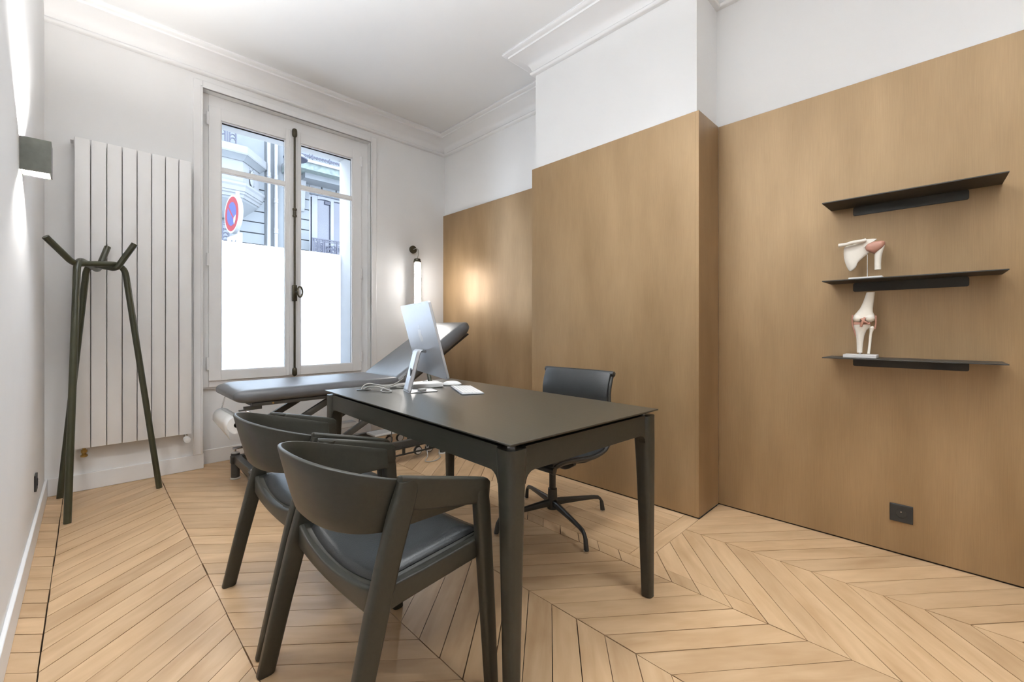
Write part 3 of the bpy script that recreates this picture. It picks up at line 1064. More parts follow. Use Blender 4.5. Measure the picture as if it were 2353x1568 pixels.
# ------------------------------------------------------------------ armchairs
def make_armchair(label):
    t = thing('armchair', label, 'chair', (0, 0, 0), 0, 'black wooden armchairs in front of the desk')
    # wrapped back shell
    def shell_curve(xf, xb, hwid, n=36, p=2.35):
        """U in plan from near front (y-) round the back to far front (y+)"""
        pts = []
        x_c = -0.045
        for k in range(6):
            pts.append((xf + (x_c - xf) * k / 6, -hwid))
        for k in range(n + 1):
            a = -PI / 2 + PI * k / n
            cx_, sy_ = abs(math.cos(a)) ** (2 / p), abs(math.sin(a)) ** (2 / p) * (1 if a >= 0 else -1)
            pts.append((x_c + (xb - x_c) * cx_, hwid * sy_))
        for k in range(5, -1, -1):
            pts.append((xf + (x_c - xf) * k / 6, hwid))
        return pts
    top = shell_curve(0.172, -0.248, 0.246)
    bot = shell_curve(0.172, -0.200, 0.232)
    n = len(top)
    bm = NB()
    rows = []
    for lev in range(6):
        f = lev / 5
        row = []
        for k in range(n):
            tx, ty = top[k]
            b_x, b_y = bot[k]
            q = max(0.0, min(1.0, (0.172 - tx) / 0.42))     # 0 at the front of the arm, 1 at the back
            zt = 0.625 + 0.060 * min(1, q / 0.5) + 0.062 * max(0, (q - 0.5) / 0.5) ** 1.0
            zb_ = 0.560 + 0.006 * q
            x = b_x + (tx - b_x) * (f ** 0.9)
            y = b_y + (ty - b_y) * (f ** 0.9)
            row.append((x, y, zb_ + (zt - zb_) * f))
        rows.append(row)
    loft(bm, rows, cap=False, closed=False)
    o = build('backrest', bm, 'blackwood', t, smooth=60)
    md = o.modifiers.new('thick', 'SOLIDIFY')
    md.thickness = 0.011
    md.offset = 0
    bv = o.modifiers.new('bevel', 'BEVEL')
    bv.width = 0.0025
    bv.segments = 2
    bv.limit_method = 'ANGLE'
    bv.angle_limit = R(50)
    for s in (-1, 1):
        # arm cover board on the outside
        bm = NB()
        rings = []
        for x, zt, hgt, w, y in ((-0.072, 0.704, 0.060, 0.012, 0.2535), (-0.067, 0.706, 0.080, 0.018, 0.257), (-0.02, 0.694, 0.088, 0.026, 0.260), (0.05, 0.677, 0.084, 0.028, 0.263),
                              (0.12, 0.660, 0.080, 0.029, 0.265), (0.175, 0.646, 0.077, 0.030, 0.266), (0.204, 0.638, 0.074, 0.029, 0.266), (0.215, 0.629, 0.056, 0.024, 0.266)):
            rr = rrect(w, hgt, min(0.007, w * 0.4), 3)
            lean = 0.10
            rings.append([(x, s * (y + p[0] + p[1] * lean), zt - hgt / 2 + p[1]) for p in rr])
        loft(bm, rings)
        build('armrest', bm, 'blackwood', t, smooth=45)
        # rear leg, running up into the arm
        bm = NB()
        rings = []
        for z, x, y, w, d in ((0.0, -0.226, 0.268, 0.026, 0.044), (0.004, -0.225, 0.268, 0.030, 0.050), (0.2, -0.180, 0.265, 0.032, 0.054), (0.40, -0.131, 0.262, 0.034, 0.060), (0.52, -0.097, 0.260, 0.034, 0.062), (0.62, -0.066, 0.260, 0.032, 0.066), (0.69, -0.043, 0.260, 0.028, 0.060)):
            rings.append([(x + p[1], s * (y + p[0]), z) for p in rrect(w, d, 0.010, 3)])
        loft(bm, rings)
        build('leg', bm, 'blackwood', t, smooth=40)
        # front leg
        bm = NB()
        rings = []
        for z, x, y, w, d in ((0.0, 0.231, 0.268, 0.026, 0.034), (0.004, 0.231, 0.268, 0.030, 0.040), (0.2, 0.219, 0.267, 0.032, 0.044), (0.42, 0.204, 0.266, 0.034, 0.048), (0.55, 0.194, 0.266, 0.034, 0.050), (0.618, 0.187, 0.266, 0.030, 0.048)):
            rings.append([(x + p[1], s * (y + p[0]), z) for p in rrect(w, d, 0.010, 3)])
        loft(bm, rings)
        build('leg', bm, 'blackwood', t, smooth=40)
        # side rail
        bm = NB()
        rings = []
        for x, z, h_ in ((-0.135, 0.408, 0.062), (0.0, 0.418, 0.056), (0.202, 0.436, 0.056)):
            rings.append([(x, s * (0.246 + p[0]), z + p[1]) for p in rrect(0.026, h_, 0.006, 3)])
        loft(bm, rings)
        build('seat_rail', bm, 'blackwood', t, smooth=40)
    # seat surface: dished plywood base and leather pad
    def seat_z(x, y):
        return 0.452 + 0.085 * x - 0.026 * max(0, 1 - (y / 0.23) ** 2)
    def seat_grid(x0, x1, hw_, dz, crown, bow):
        bm = NB()
        NX, NY = 14, 16
        rows = []
        for i in range(NX + 1):
            u = i / NX
            row = []
            for j in range(NY + 1):
                v_ = -1 + 2 * j / NY
                y = hw_ * v_
                xx0 = x0 - bow * (1 - v_ * v_)
                xx1 = x1 + 0.02 * (1 - v_ * v_)
                x = xx0 + (xx1 - xx0) * u
                e = min(1, min(u, 1 - u) * 7) ** 0.5 * min(1, (1 - abs(v_)) * 6) ** 0.5
                row.append((x, y, seat_z(x, y) + dz + crown * e))
            rows.append(row)
        loft(bm, rows, cap=False, closed=False)
        return bm
    o = build('seat', seat_grid(-0.122, 0.225, 0.236, 0.0, 0.0, 0.012), 'blackwood', t, smooth=60)
    md = o.modifiers.new('thick', 'SOLIDIFY')
    md.thickness = 0.02
    md.offset = -1
    o = build('seat_pad', seat_grid(-0.110, 0.220, 0.229, 0.003, 0.018, 0.012), 'leather', t, smooth=60)
    md = o.modifiers.new('thick', 'SOLIDIFY')
    md.thickness = 0.004
    md.offset = -1
    # bowed rear rail
    bm = NB()
    rings = []
    for k in range(17):
        v_ = -1 + 2 * k / 16
        y = 0.248 * v_
        x = -0.124 - 0.012 * (1 - v_ * v_)
        ztop = seat_z(-0.14, y * 0.93) + 0.002
        zbot = 0.372
        z = (ztop + zbot) / 2
        h_ = ztop - zbot
        rings.append([(x + p[0], y, z + p[1]) for p in rrect(0.024, h_, 0.006, 3)])
    loft(bm, rings)
    build('seat_rail', bm, 'blackwood', t, smooth=40)
    bm = NB()
    rings = []
    for k in range(9):
        v_ = -1 + 2 * k / 8
        y = 0.248 * v_
        z = seat_z(0.22, y * 0.93) - 0.030
        rings.append([(0.210 + p[0], y, z + p[1]) for p in rrect(0.022, 0.05, 0.006, 3)])
    loft(bm, rings)
    build('seat_rail', bm, 'blackwood', t, smooth=40)
    return t

def dup(root, loc, rz, label):
    r = root.copy()
    C.objects.link(r)
    r.location = loc
    r.rotation_euler = (0, 0, rz)
    r['label'] = label
    for ch in list(root.children):
        c_ = ch.copy()
        C.objects.link(c_)
        c_.parent = r
        for g_ in list(ch.children):
            d_ = g_.copy()
            C.objects.link(d_)
            d_.parent = c_
    return r

ch1 = make_armchair('black wooden armchair nearest the camera in front of the desk')
ch1.location = (0.620, 1.218, 0)
ch1.rotation_euler = (0, 0, R(0.5))
dup(ch1, (0.640, 1.832, 0), R(-1.0), 'black wooden armchair behind the nearest one, in front of the examination couch')

# ------------------------------------------------------------------ office chair
oc = thing('office_chair', 'low black leather swivel chair behind the desk', 'chair', (1.834, 1.540, 0), 0)
P0 = [(-0.285, 0.398), (-0.265, 0.422), (-0.20, 0.430), (-0.10, 0.422), (0.02, 0.408), (0.11, 0.412), (0.175, 0.432), (0.215, 0.485), (0.214, 0.56), (0.190, 0.66), (0.192, 0.74), (0.220, 0.818), (0.238, 0.826)]
prof = [(p.x, p.y) for p in spline([(a, b, 0) for a, b in P0], 5)]
HWC = 0.234
def ribbon(bm, pts, hw_, th_, crown=0.0):
    rings = []
    n = len(pts)
    for i, (x, z) in enumerate(pts):
        a = pts[max(0, i - 1)]
        b = pts[min(n - 1, i + 1)]
        d = Vector((b[0] - a[0], 0, b[1] - a[1])).normalized()
        nn = Vector((-d.z, 0, d.x))
        ring = []
        NY = 10
        for j in range(NY + 1):
            y = -hw_ + 2 * hw_ * j / NY
            e = (1 - abs(y / hw_) ** 6)
            q = Vector((x, y, z)) + nn * (th_ * (0.35 + 0.65 * e) + crown * e)
            ring.append(q)
        for j in range(NY, -1, -1):
            y = -hw_ + 2 * hw_ * j / NY
            e = (1 - abs(y / hw_) ** 6)
            ring.append(Vector((x, y, z)) - nn * (th_ * (0.25 + 0.35 * e)))
        rings.append(ring)
    loft(bm, rings)
i_split = 33
bm = NB()
ribbon(bm, prof[3:i_split - 3], HWC - 0.002, 0.018)
build('seat', bm, 'leather', oc, smooth=60)
bm = NB()
ribbon(bm, prof[i_split - 2:-4], HWC - 0.002, 0.019)
build('backrest', bm, 'leather', oc, smooth=60)
for s in (-1, 1):
    bm = NB()
    tube(bm, [(x + (0.014 if z > 0.5 else 0.004), s * HWC, z - (0.002 if z > 0.5 else 0.010)) for x, z in prof], 0.0100, 10)
    build('side_rail', bm, 'black_metal', oc, smooth=60)
for (x, z) in ((0.232, 0.822), (-0.276, 0.406)):
    bm = NB()
    lathe(bm, [(0.004, -HWC - 0.014), (0.015, -HWC - 0.012), (0.017, -HWC), (0.017, HWC), (0.015, HWC + 0.012), (0.004, HWC + 0.014)], (x, 0, z), axis='y', seg=14)
    build('end_roll', bm, 'leather', oc, smooth=50)
# spreaders under the seat and behind the back
for xx in (-0.11, 0.06):
    bm = NB()
    tube(bm, spline([(xx, -HWC, 0.402), (xx * 0.9, -0.17, 0.366), (xx * 0.45, -0.07, 0.346), (xx * 0.3, 0, 0.342), (xx * 0.45, 0.07, 0.346), (xx * 0.9, 0.17, 0.366), (xx, HWC, 0.402)], 6), 0.011, 10)
    build('seat_spreader', bm, 'black_metal', oc, smooth=60)
bm = NB()
tube(bm, spline([(0.205, -HWC, 0.58), (0.245, -0.13, 0.575), (0.255, 0, 0.573), (0.245, 0.13, 0.575), (0.205, HWC, 0.58)], 6), 0.011, 10)
build('back_spreader', bm, 'black_metal', oc, smooth=60)
bm = NB()
lathe(bm, [(0.004, 0.075), (0.030, 0.080), (0.031, 0.10), (0.027, 0.135), (0.025, 0.19), (0.018, 0.192), (0.018, 0.32), (0.03, 0.325), (0.032, 0.348), (0.004, 0.35)], (0, 0, 0), seg=18)
build('column', bm, 'black_metal', oc, smooth=40)
for k, (ang, r_) in enumerate(((-112.5, 0.350), (-20.0, 0.338), (161.5, 0.340), (67.5, 0.352))):
    d = Vector((math.cos(R(ang)), math.sin(R(ang)), 0))
    e_ = Vector((-d.y, d.x, 0))
    bm = NB()
    rings = []
    for s_, z, w, h_ in ((0.0, 0.112, 0.030, 0.042), (0.06, 0.112, 0.026, 0.038), (0.18, 0.104, 0.021, 0.028), (0.28, 0.096, 0.018, 0.022), (0.312, 0.090, 0.018, 0.022), (0.328, 0.078, 0.018, 0.022)):
        q = s_ / 0.345 * r_
        c0 = d * q + Vector((0, 0, z))
        rings.append([c0 + e_ * p[0] + Vector((0, 0, p[1])) for p in rrect(w, h_, min(w, h_) * 0.42, 3)])
    c0 = d * (r_ - 0.008) + Vector((0, 0, 0.062))
    rings.append([c0 + e_ * p[0] + Vector((0, 0, 0)) + d * (-p[1]) * -1 for p in rrect(0.019, 0.021, 0.008, 3)])
    c0 = d * r_ + Vector((0, 0, 0.012))
    rings.append([c0 + e_ * p[0] + d * p[1] for p in rrect(0.022, 0.026, 0.009, 3)])
    loft(bm, rings)
    lg = build('base_leg', bm, 'black_metal', oc, smooth=50)
    bm = NB()
    lathe(bm, [(0.011, 0.0), (0.0125, 0.003), (0.0125, 0.010), (0.008, 0.013)], (d.x * r_, d.y * r_, 0), seg=12)
    build('glide', bm, 'chrome', lg)

# ------------------------------------------------------------------ examination couch
ec = thing('examination_couch', 'grey padded examination couch with raised backrest under the window', 'couch', (1.45, 3.34, 0))
E0 = Vector((1.45, 3.34, 0))
def epos(x, y, z):
    return (x - E0.x, y - E0.y, z)
Y0, Y1 = 3.055, 3.665
def cushion(bm, pts_bot, pts_top, n=8):
    pass
# flat cushion: rounded box lofted along x
def pad_section(yc, hw_, z0, z1, r, seg=5):
    return [(yc + p[0], (z0 + z1) / 2 + p[1]) for p in rrect(hw_ * 2, z1 - z0, r, seg)]
bm = NB()
rings = []
XA, XB = 0.640, 1.765
for dx in (0.0006, 0.003, 0.008, 0.017, 0.030, 0.047, 0.067, 0.09, 0.12):
    s_ = math.sqrt(max(0.0, 1 - (1 - min(1.0, dx / 0.10)) ** 2))
    hw_ = (Y1 - Y0) / 2 - 0.06 * (1 - s_)
    hz_ = 0.008 + 0.0365 * s_
    rings.append([epos(XA + dx, y, z) for y, z in pad_section((Y0 + Y1) / 2, hw_, 0.6475 - hz_, 0.6475 + hz_, hz_ * 0.96)])
for x in (1.1, 1.5, XB - 0.03):
    rings.append([epos(x, y, z) for y, z in pad_section((Y0 + Y1) / 2, (Y1 - Y0) / 2, 0.603, 0.692, 0.043)])
for x, s_ in ((XB - 0.01, 0.85), (XB, 0.6)):
    rings.append([epos(x, y, z) for y, z in pad_section((Y0 + Y1) / 2, (Y1 - Y0) / 2 * (0.9 + 0.1 * s_), 0.648 - 0.045 * s_, 0.648 + 0.044 * s_, 0.03 * s_)])
loft(bm, rings)
build('seat_cushion', bm, 'vinyl', ec, smooth=60)
# raised backrest
ANG = R(33.0)
bm = NB()
rings = []
LB = 0.90
hinge = Vector((1.762, 0, 0.645))
for s, f in ((0.0, 0.6), (0.012, 0.85), (0.035, 1.0), (0.3, 1.0), (0.62, 1.0), (0.72, 0.985), (0.78, 0.94), (0.825, 0.82), (0.855, 0.6), (0.868, 0.35)):
    ring = []
    hw_ = (Y1 - Y0) / 2 * (0.78 + 0.22 * f if s > 0.5 else 0.94 + 0.06 * f)
    for y, z in pad_section((Y0 + Y1) / 2, hw_, -0.070 * f, 0.048 * f, 0.055 * f):
        cx_ = hinge.x + s * math.cos(ANG) - z * math.sin(ANG)
        cz_ = hinge.z + s * math.sin(ANG) + z * math.cos(ANG)
        ring.append(epos(cx_, y, cz_))
    rings.append(ring)
loft(bm, rings)
build('backrest_cushion', bm, 'vinyl', ec, smooth=60)
bm = NB()
pl_pts = []
for s, z in ((0.02, -0.071), (0.82, -0.071), (0.82, -0.083), (0.02, -0.083)):
    pl_pts.append((hinge.x + s * math.cos(ANG) - z * math.sin(ANG), hinge.z + s * math.sin(ANG) + z * math.cos(ANG)))
prism(bm, pl_pts, lambda x, z: epos(x, Y0 + 0.04, z), lambda x, z: epos(x, Y1 - 0.04, z))
build('backrest_board', bm, 'bed_metal', ec)
# upper frame
bm = NB()
bx(bm, 0.74 - E0.x, 1.80 - E0.x, Y0 + 0.03 - E0.y, Y0 + 0.065 - E0.y, 0.580, 0.6025)
bx(bm, 0.74 - E0.x, 1.80 - E0.x, Y1 - 0.065 - E0.y, Y1 - 0.03 - E0.y, 0.580, 0.6025)
bx(bm, 0.74 - E0.x, 0.775 - E0.x, Y0 + 0.065 - E0.y, Y1 - 0.065 - E0.y, 0.580, 0.6025)
bx(bm, 1.765 - E0.x, 1.80 - E0.x, Y0 + 0.065 - E0.y, Y1 - 0.065 - E0.y, 0.580, 0.6025)
uf = build('upper_frame', bm, 'bed_metal', ec, 0.004)
bm = NB()
bx(bm, 0.70 - E0.x, 0.80 - E0.x, Y0 + 0.045 - E0.y, Y0 + 0.075 - E0.y, 0.558, 0.580)
bx(bm, 0.672 - E0.x, 0.71 - E0.x, Y0 + 0.05 - E0.y, Y0 + 0.068 - E0.y, 0.556, 0.564)
build('bracket', bm, 'bed_metal', uf, 0.002)
bm = NB()
lathe(bm, [(0.002, -0.003), (0.006, -0.003), (0.006, 0.001), (0.002, 0.001)], epos(0.86, Y0 + 0.029, 0.592), axis='y', seg=12)
build('round_plug', bm, 'brass', uf)
# lift arms (two pairs, both sides)
for y in (Y0 + 0.09, Y1 - 0.09):
    for (xa, za, xb, zb_) in ((0.83, 0.335, 1.32, 0.60), (1.28, 0.235, 1.87, 0.545)):
        bm = NB()
        d = Vector((xb - xa, 0, zb_ - za)).normalized()
        nn = Vector((-d.z, 0, d.x))
        ra = []
        for q in (Vector((xa, y, za)), Vector((xb, y, zb_))):
            ra.append([Vector(epos(*q)) + Vector((0, p[0], 0)) + nn * p[1] for p in rrect(0.03, 0.045, 0.006, 2)])
        loft(bm, ra)
        build('lift_arm', bm, 'bed_metal', ec)
# cross tubes at the arm ends
for (x, z) in ((0.83, 0.335), (1.28, 0.235), (1.32, 0.595), (1.79, 0.505)):
    bm = NB()
    cyl(bm, epos(x, Y0 + 0.06, z), epos(x, Y1 - 0.06, z), 0.016, 12)
    build('cross_tube', bm, 'bed_metal', ec)
# base frame with feet
bm = NB()
bx(bm, 0.72 - E0.x, 2.22 - E0.x, 3.07 - E0.y, 3.115 - E0.y, 0.115, 0.170)
bx(bm, 0.72 - E0.x, 2.22 - E0.x, 3.545 - E0.y, 3.59 - E0.y, 0.115, 0.170)
build('base_rail', bm, 'bed_metal', ec, 0.006)
for x in (0.76, 2.17):
    bm = NB()
    bx(bm, x - 0.022 - E0.x, x + 0.022 - E0.x, 3.115 - E0.y, 3.545 - E0.y, 0.115, 0.175)
    build('base_crossbar', bm, 'bed_metal', ec, 0.006)
for x in (0.755, 2.18):
    for y in (3.07, 3.59):
        bm = NB()
        lathe(bm, [(0.026, 0.012), (0.028, 0.014), (0.028, 0.178), (0.026, 0.182), (0.004, 0.183)], epos(x, y, 0), seg=18)
        f_ = build('foot_post', bm, 'bed_metal', ec)
        bm = NB()
        lathe(bm, [(0.031, 0.0), (0.033, 0.003), (0.031, 0.010), (0.02, 0.0125)], epos(x, y, 0), seg=18)
        build('foot_pad', bm, 'base_grey', f_)
        bm = NB()
        lathe(bm, [(0.0275, 0.1835), (0.0265, 0.187), (0.015, 0.190), (0.003, 0.191)], epos(x, y, 0), seg=18)
        build('post_cap', bm, 'base_grey', f_)
# column base under the arms and side rail with pedal bar
for y in (3.13, 3.53):
    bm = NB()
    bx(bm, 0.80 - E0.x, 0.86 - E0.x, y - 0.02 - E0.y, y + 0.02 - E0.y, 0.17, 0.35)
    build('arm_support', bm, 'bed_metal', ec, 0.004)
    bm = NB()
    bx(bm, 1.25 - E0.x, 1.31 - E0.x, y - 0.02 - E0.y, y + 0.02 - E0.y, 0.17, 0.25)
    build('arm_support', bm, 'bed_metal', ec, 0.004)
bm = NB()
bx(bm, 1.24 - E0.x, 1.52 - E0.x, 3.29 - E0.y, 3.38 - E0.y, 0.30, 0.342)
build('motor_housing', bm, 'base_grey', ec, 0.008)
bm = NB()
cyl(bm, epos(1.16, 3.42, 0.40), epos(1.62, 3.42, 0.27), 0.018, 14)
build('motor_piston', bm, 'bed_white', ec)
bm = NB()
bx(bm, 1.66 - E0.x, 2.0 - E0.x, 3.27 - E0.y, 3.42 - E0.y, 0.19, 0.21)
build('base_cover', bm, 'bed_white', ec, 0.006)
bm = NB()
for z in (0.072, 0.124):
    bx(bm, 1.35 - E0.x, 2.10 - E0.x, 3.045 - E0.y, 3.053 - E0.y, z - 0.007, z + 0.007)
for x in (1.45, 1.80, 2.05):
    bx(bm, x - 0.008 - E0.x, x + 0.008 - E0.x, 3.045 - E0.y, 3.07 - E0.y, 0.065, 0.131)
build('pedal_bar', bm, 'black_metal', ec, 0.002)
for x in (1.95, 2.06):
    for y in (3.09, 3.57):
        bm = NB()
        lathe(bm, [(0.004, -0.012), (0.034, -0.012), (0.036, -0.009), (0.036, 0.009), (0.034, 0.012), (0.004, 0.012)], epos(x, y, 0.066), axis='y', seg=18)
        w_ = build('caster_wheel', bm, 'black_metal', ec)
        bm = NB()
        lathe(bm, [(0.003, -0.0145), (0.026, -0.0145), (0.028, -0.0125), (0.003, -0.0125)], epos(x, y, 0.066), axis='y', seg=18)
        build('wheel_cap', bm, 'base_grey', w_)
        bm = NB()
        bx(bm, x - 0.015 - E0.x, x + 0.015 - E0.x, y - 0.008 - E0.y, y + 0.008 - E0.y, 0.10, 0.118)
        build('caster_mount', bm, 'bed_metal', w_)
# left-end lever and curved caster fork
bm = NB()
tube(bm, spline([epos(0.765, 3.52, 0.115), epos(0.79, 3.44, 0.06), epos(0.80, 3.35, 0.04), epos(0.79, 3.26, 0.05), epos(0.77, 3.16, 0.115)], 6), 0.012, 10)
build('caster_lever', bm, 'bed_metal', ec, smooth=60)
bm = NB()
lathe(bm, [(0.003, -0.014), (0.022, -0.013), (0.026, 0.0), (0.022, 0.013), (0.003, 0.014)], epos(0.80, 3.34, 0.06), axis='x', seg=14)
build('caster_wheel', bm, 'base_grey', ec)
bm = NB()
tube(bm, rounded([epos(0.74, 3.60, 0.215), epos(0.84, 3.60, 0.215), epos(0.88, 3.52, 0.2)], 0.03), 0.010, 10)
cyl(bm, epos(0.755, 3.60, 0.183), epos(0.755, 3.60, 0.215), 0.008)
build('pedal', bm, 'chrome', ec)
bm = NB()
tube(bm, rounded([epos(0.77, 3.17, 0.200), epos(0.78, 3.10, 0.200), epos(0.80, 3.07, 0.192)], 0.02), 0.011, 10)
build('pedal', bm, 'chrome', ec)
# hanging leads of the couch motor
for (pts) in ([(1.47, 3.16, 0.60), (1.48, 3.155, 0.45), (1.475, 3.16, 0.345)], [(1.72, 3.12, 0.56), (1.725, 3.105, 0.40), (1.72, 3.11, 0.172)]):
    bm = NB()
    tube(bm, spline([epos(*p) for p in pts], 6), 0.0035, 8)
    build('motor_lead', bm, 'cable_dark', ec)
bm = NB()
tube(bm, spline([epos(2.03, 3.09, 0.10), epos(2.0, 3.02, 0.03), epos(1.94, 2.96, 0.006), epos(2.0, 2.92, 0.006), epos(2.09, 2.97, 0.006), epos(2.13, 3.04, 0.012), epos(2.14, 3.06, 0.11)], 7), 0.004, 8)
build('floor_lead', bm, 'cable', ec)
# wire holder for the paper roll
bm = NB()
tube(bm, rounded([epos(0.71, Y0 + 0.06, 0.552), epos(0.735, Y0 + 0.055, 0.545), epos(0.755, Y0 + 0.055, 0.515), epos(0.668, Y0 + 0.06, 0.468), epos(0.668, Y1 - 0.05, 0.468), epos(0.70, Y1 - 0.05, 0.605)], 0.012), 0.0035, 8)
build('roll_holder', bm, 'chrome', ec)
# paper roll: its own thing
pr = thing('paper_roll', 'white paper roll hanging below the foot end of the couch', 'paper roll', (0.668, 3.36, 0.468))
def ring_lathe(bm, r0, r1, y0, y1, seg=28):
    prof_ = [(r1, y0), (r1, y1), (r0, y1), (r0, y0)]
    rows = []
    for k in range(seg):
        a = 2 * PI * k / seg
        rows.append([(r * math.cos(a), y, r * math.sin(a)) for r, y in prof_])
    vr = [[bm.verts.new(p) for p in row] for row in rows]
    for k in range(seg):
        a, b = vr[k], vr[(k + 1) % seg]
        for i in range(4):
            j = (i + 1) % 4
            bm.faces.new((a[i], a[j], b[j], b[i]))
bm = NB()
ring_lathe(bm, 0.017, 0.053, -0.225, 0.20)
build('roll', bm, 'paper', pr)
bm = NB()
ring_lathe(bm, 0.0145, 0.0168, -0.226, 0.201, 20)
build('core', bm, 'dark_gap', pr)
bm = NB()
rows = []
for a in range(0, 9):
    t_ = R(100 + a * 10)
    rows.append([(0.0542 * math.cos(t_), y, 0.0542 * math.sin(t_)) for y in (-0.225, -0.1, 0.05, 0.20)])
for k in range(1, 5):
    q = k / 4
    rows.append([(-0.0542 + 0.016 * q * (1 - f_), y, -0.085 * q * (1 - f_ * 0.75)) for f_, y in ((0.0, -0.225), (0.3, -0.1), (0.65, 0.05), (1.0, 0.20))])
loft(bm, rows, cap=False, closed=False)
o = build('loose_sheet', bm, 'paper', pr, smooth=60)
md = o.modifiers.new('thick', 'SOLIDIFY')
md.thickness = 0.0008

# ------------------------------------------------------------------ things on the desk
def on_desk(x, y):
    return (x, y, T)
# computer
IC = Vector((1.214, 1.925))            # stand centre in plan
IA = math.atan2(-0.29, 0.957)          # direction the screen faces
im = thing('desktop_computer', 'silver desktop computer seen from behind on its stand', 'computer', (IC.x, IC.y, T), IA)
# local: +x towards the user, y along the screen width
bm = NB()
prism(bm, rrect(0.147, 0.13, 0.008), lambda x, y: (x + 0.0145, y, 0.0005), lambda x, y: (x + 0.0145, y, 0.0045))
build('stand_foot', bm, 'alu', im, 0.0008)
bm = NB()
SP = [(-0.056, 0.004), (-0.050, 0.02), (-0.004, 0.205), (0.008, 0.215), (0.020, 0.208)]
sp = [(p.x, p.z) for p in rounded([(a, 0, b) for a, b in SP], 0.02)]
rows = []
for (x, z) in sp:
    rows.append([(x, -0.065, z), (x, 0.065, z)])
loft(bm, rows, cap=False, closed=False)
st = build('stand_leg', bm, 'alu', im, smooth=60)
md = st.modifiers.new('thick', 'SOLIDIFY')
md.thickness = 0.005
md.offset = 0
bm = NB()
prism(bm, rrect(0.016, 0.05, 0.0078), lambda a, b: (-0.0335 - 0.004, a, 0.095 + b), lambda a, b: (-0.0325 - 0.0005, a, 0.095 + b))
o = build('cable_hole', bm, 'black_metal', st)
o.rotation_euler = (0, R(0), 0)
bm = NB()
cyl(bm, (0.021, -0.062, 0.207), (0.021, 0.062, 0.207), 0.0075, 14)
build('hinge', bm, 'alu', st)
# screen slab, tilted
tilt = R(14.5)
SC = Vector((0.0215, 0, 0.266))
def scr(y, h_, d):
    # y along width, h_ up the slab from its centre, d towards the user
    return (SC.x - h_ * math.sin(tilt) + d * math.cos(tilt), y, SC.z + h_ * math.cos(tilt) + d * math.sin(tilt))
HSW, HSH = 0.268, 0.191
out_ = rrect(2 * HSW, 2 * HSH, 0.012, 4)
bm = NB()
prism(bm, out_, lambda a, b: scr(a, b, 0.0), lambda a, b: scr(a, b, 0.0115))
sl = build('screen_body', bm, 'alu', im, 0.0008)
bm = NB()
prism(bm, rrect(2 * HSW - 0.004, 2 * HSH - 0.004, 0.011, 4), lambda a, b: scr(a, b, 0.0115), lambda a, b: scr(a, b, 0.0122))
build('display', bm, 'screen', sl)
# fruit mark on the back
apple = [(0.0, 0.55), (0.16, 0.66), (0.34, 0.70), (0.55, 0.62), (0.68, 0.45), (0.55, 0.32), (0.47, 0.10), (0.52, -0.14), (0.74, -0.33), (0.62, -0.60), (0.44, -0.84), (0.27, -0.93), (0.10, -0.86), (0.0, -0.84), (-0.12, -0.86), (-0.28, -0.93), (-0.48, -0.80), (-0.66, -0.50), (-0.78, -0.12), (-0.76, 0.25), (-0.60, 0.55), (-0.36, 0.70), (-0.16, 0.66)]
leaf = [(0.0, 0.80), (0.02, 0.98), (0.12, 1.15), (0.30, 1.26), (0.29, 1.06), (0.19, 0.90)]
ks = 0.041
bm = NB()
for shp in (apple, leaf):
    sp_ = smooth_outline(shp, 3)
    prism(bm, sp_, lambda a, b: scr(-a * ks, b * ks + 0.027, -0.0007), lambda a, b: scr(-a * ks, b * ks + 0.027, 0.0002))
build('logo_mark', bm, 'logo', sl, smooth=0)
for i_ in range(2):
    bm = NB()
    yy = -HSW + 0.012 + i_ * (2 * HSW - 0.024)
    q = scr(yy, -HSH + 0.01, -0.0003)
    cyl(bm, q, scr(yy, -HSH + 0.01, 0.0003), 0.0018, 8)
    build('port', bm, 'screen', sl)
# white hub box behind the stand
tag(box_obj('white_box', (-0.085, 0.085, -0.055, 0.055, 0.0, 0.024), 'white_plastic', None, 0.004), 'flat white box lying behind the computer stand', 'box')
hb = C.objects['white_box']
hb.location = (1.335, 2.035, T + 0.0005)
hb.rotation_euler = (0, 0, IA)
# small power plug lying on the stand foot
pg = box_obj('adapter_plug', (-0.02, 0.02, -0.012, 0.012, 0.0, 0.011), 'white_plastic', None, 0.003)
tag(pg, 'small white adapter lying on the computer stand foot', 'adapter')
pg.location = (1.222, 1.895, T + 0.005)
pg.rotation_euler = (0, 0, IA + R(15))
# little black stand behind the screen
bs = thing('phone_stand', 'small black stand under the raised screen edge', 'stand', (1.46, 2.19, T), IA)
bm = NB()
loft(bm, [[(x + p[0], p[1], z) for p in rrect(w, d, min(w, d) * 0.4, 3)] for x, z, w, d in ((0, 0, 0.06, 0.11), (0, 0.006, 0.058, 0.105), (0, 0.012, 0.035, 0.07))])
build('base', bm, 'black_metal', bs)
bm = NB()
loft(bm, [[(x + p[0], y_ + p[1], z) for p in rrect(w, d, 0.004, 3)] for x, y_, z, w, d in ((0.0, -0.02, 0.011, 0.022, 0.026), (-0.004, -0.006, 0.05, 0.018, 0.022), (-0.008, 0.008, 0.095, 0.016, 0.02))])
build('stem', bm, 'stand_green', bs)

# keyboard
kb = thing('keyboard', 'slim white keyboard beside the mouse', 'keyboard', (1.4085, 1.765, T + 0.0005), 0)
kdir = math.atan2(0.30, 0.115)
kb.rotation_euler = (0, 0, R(64) - R(90))
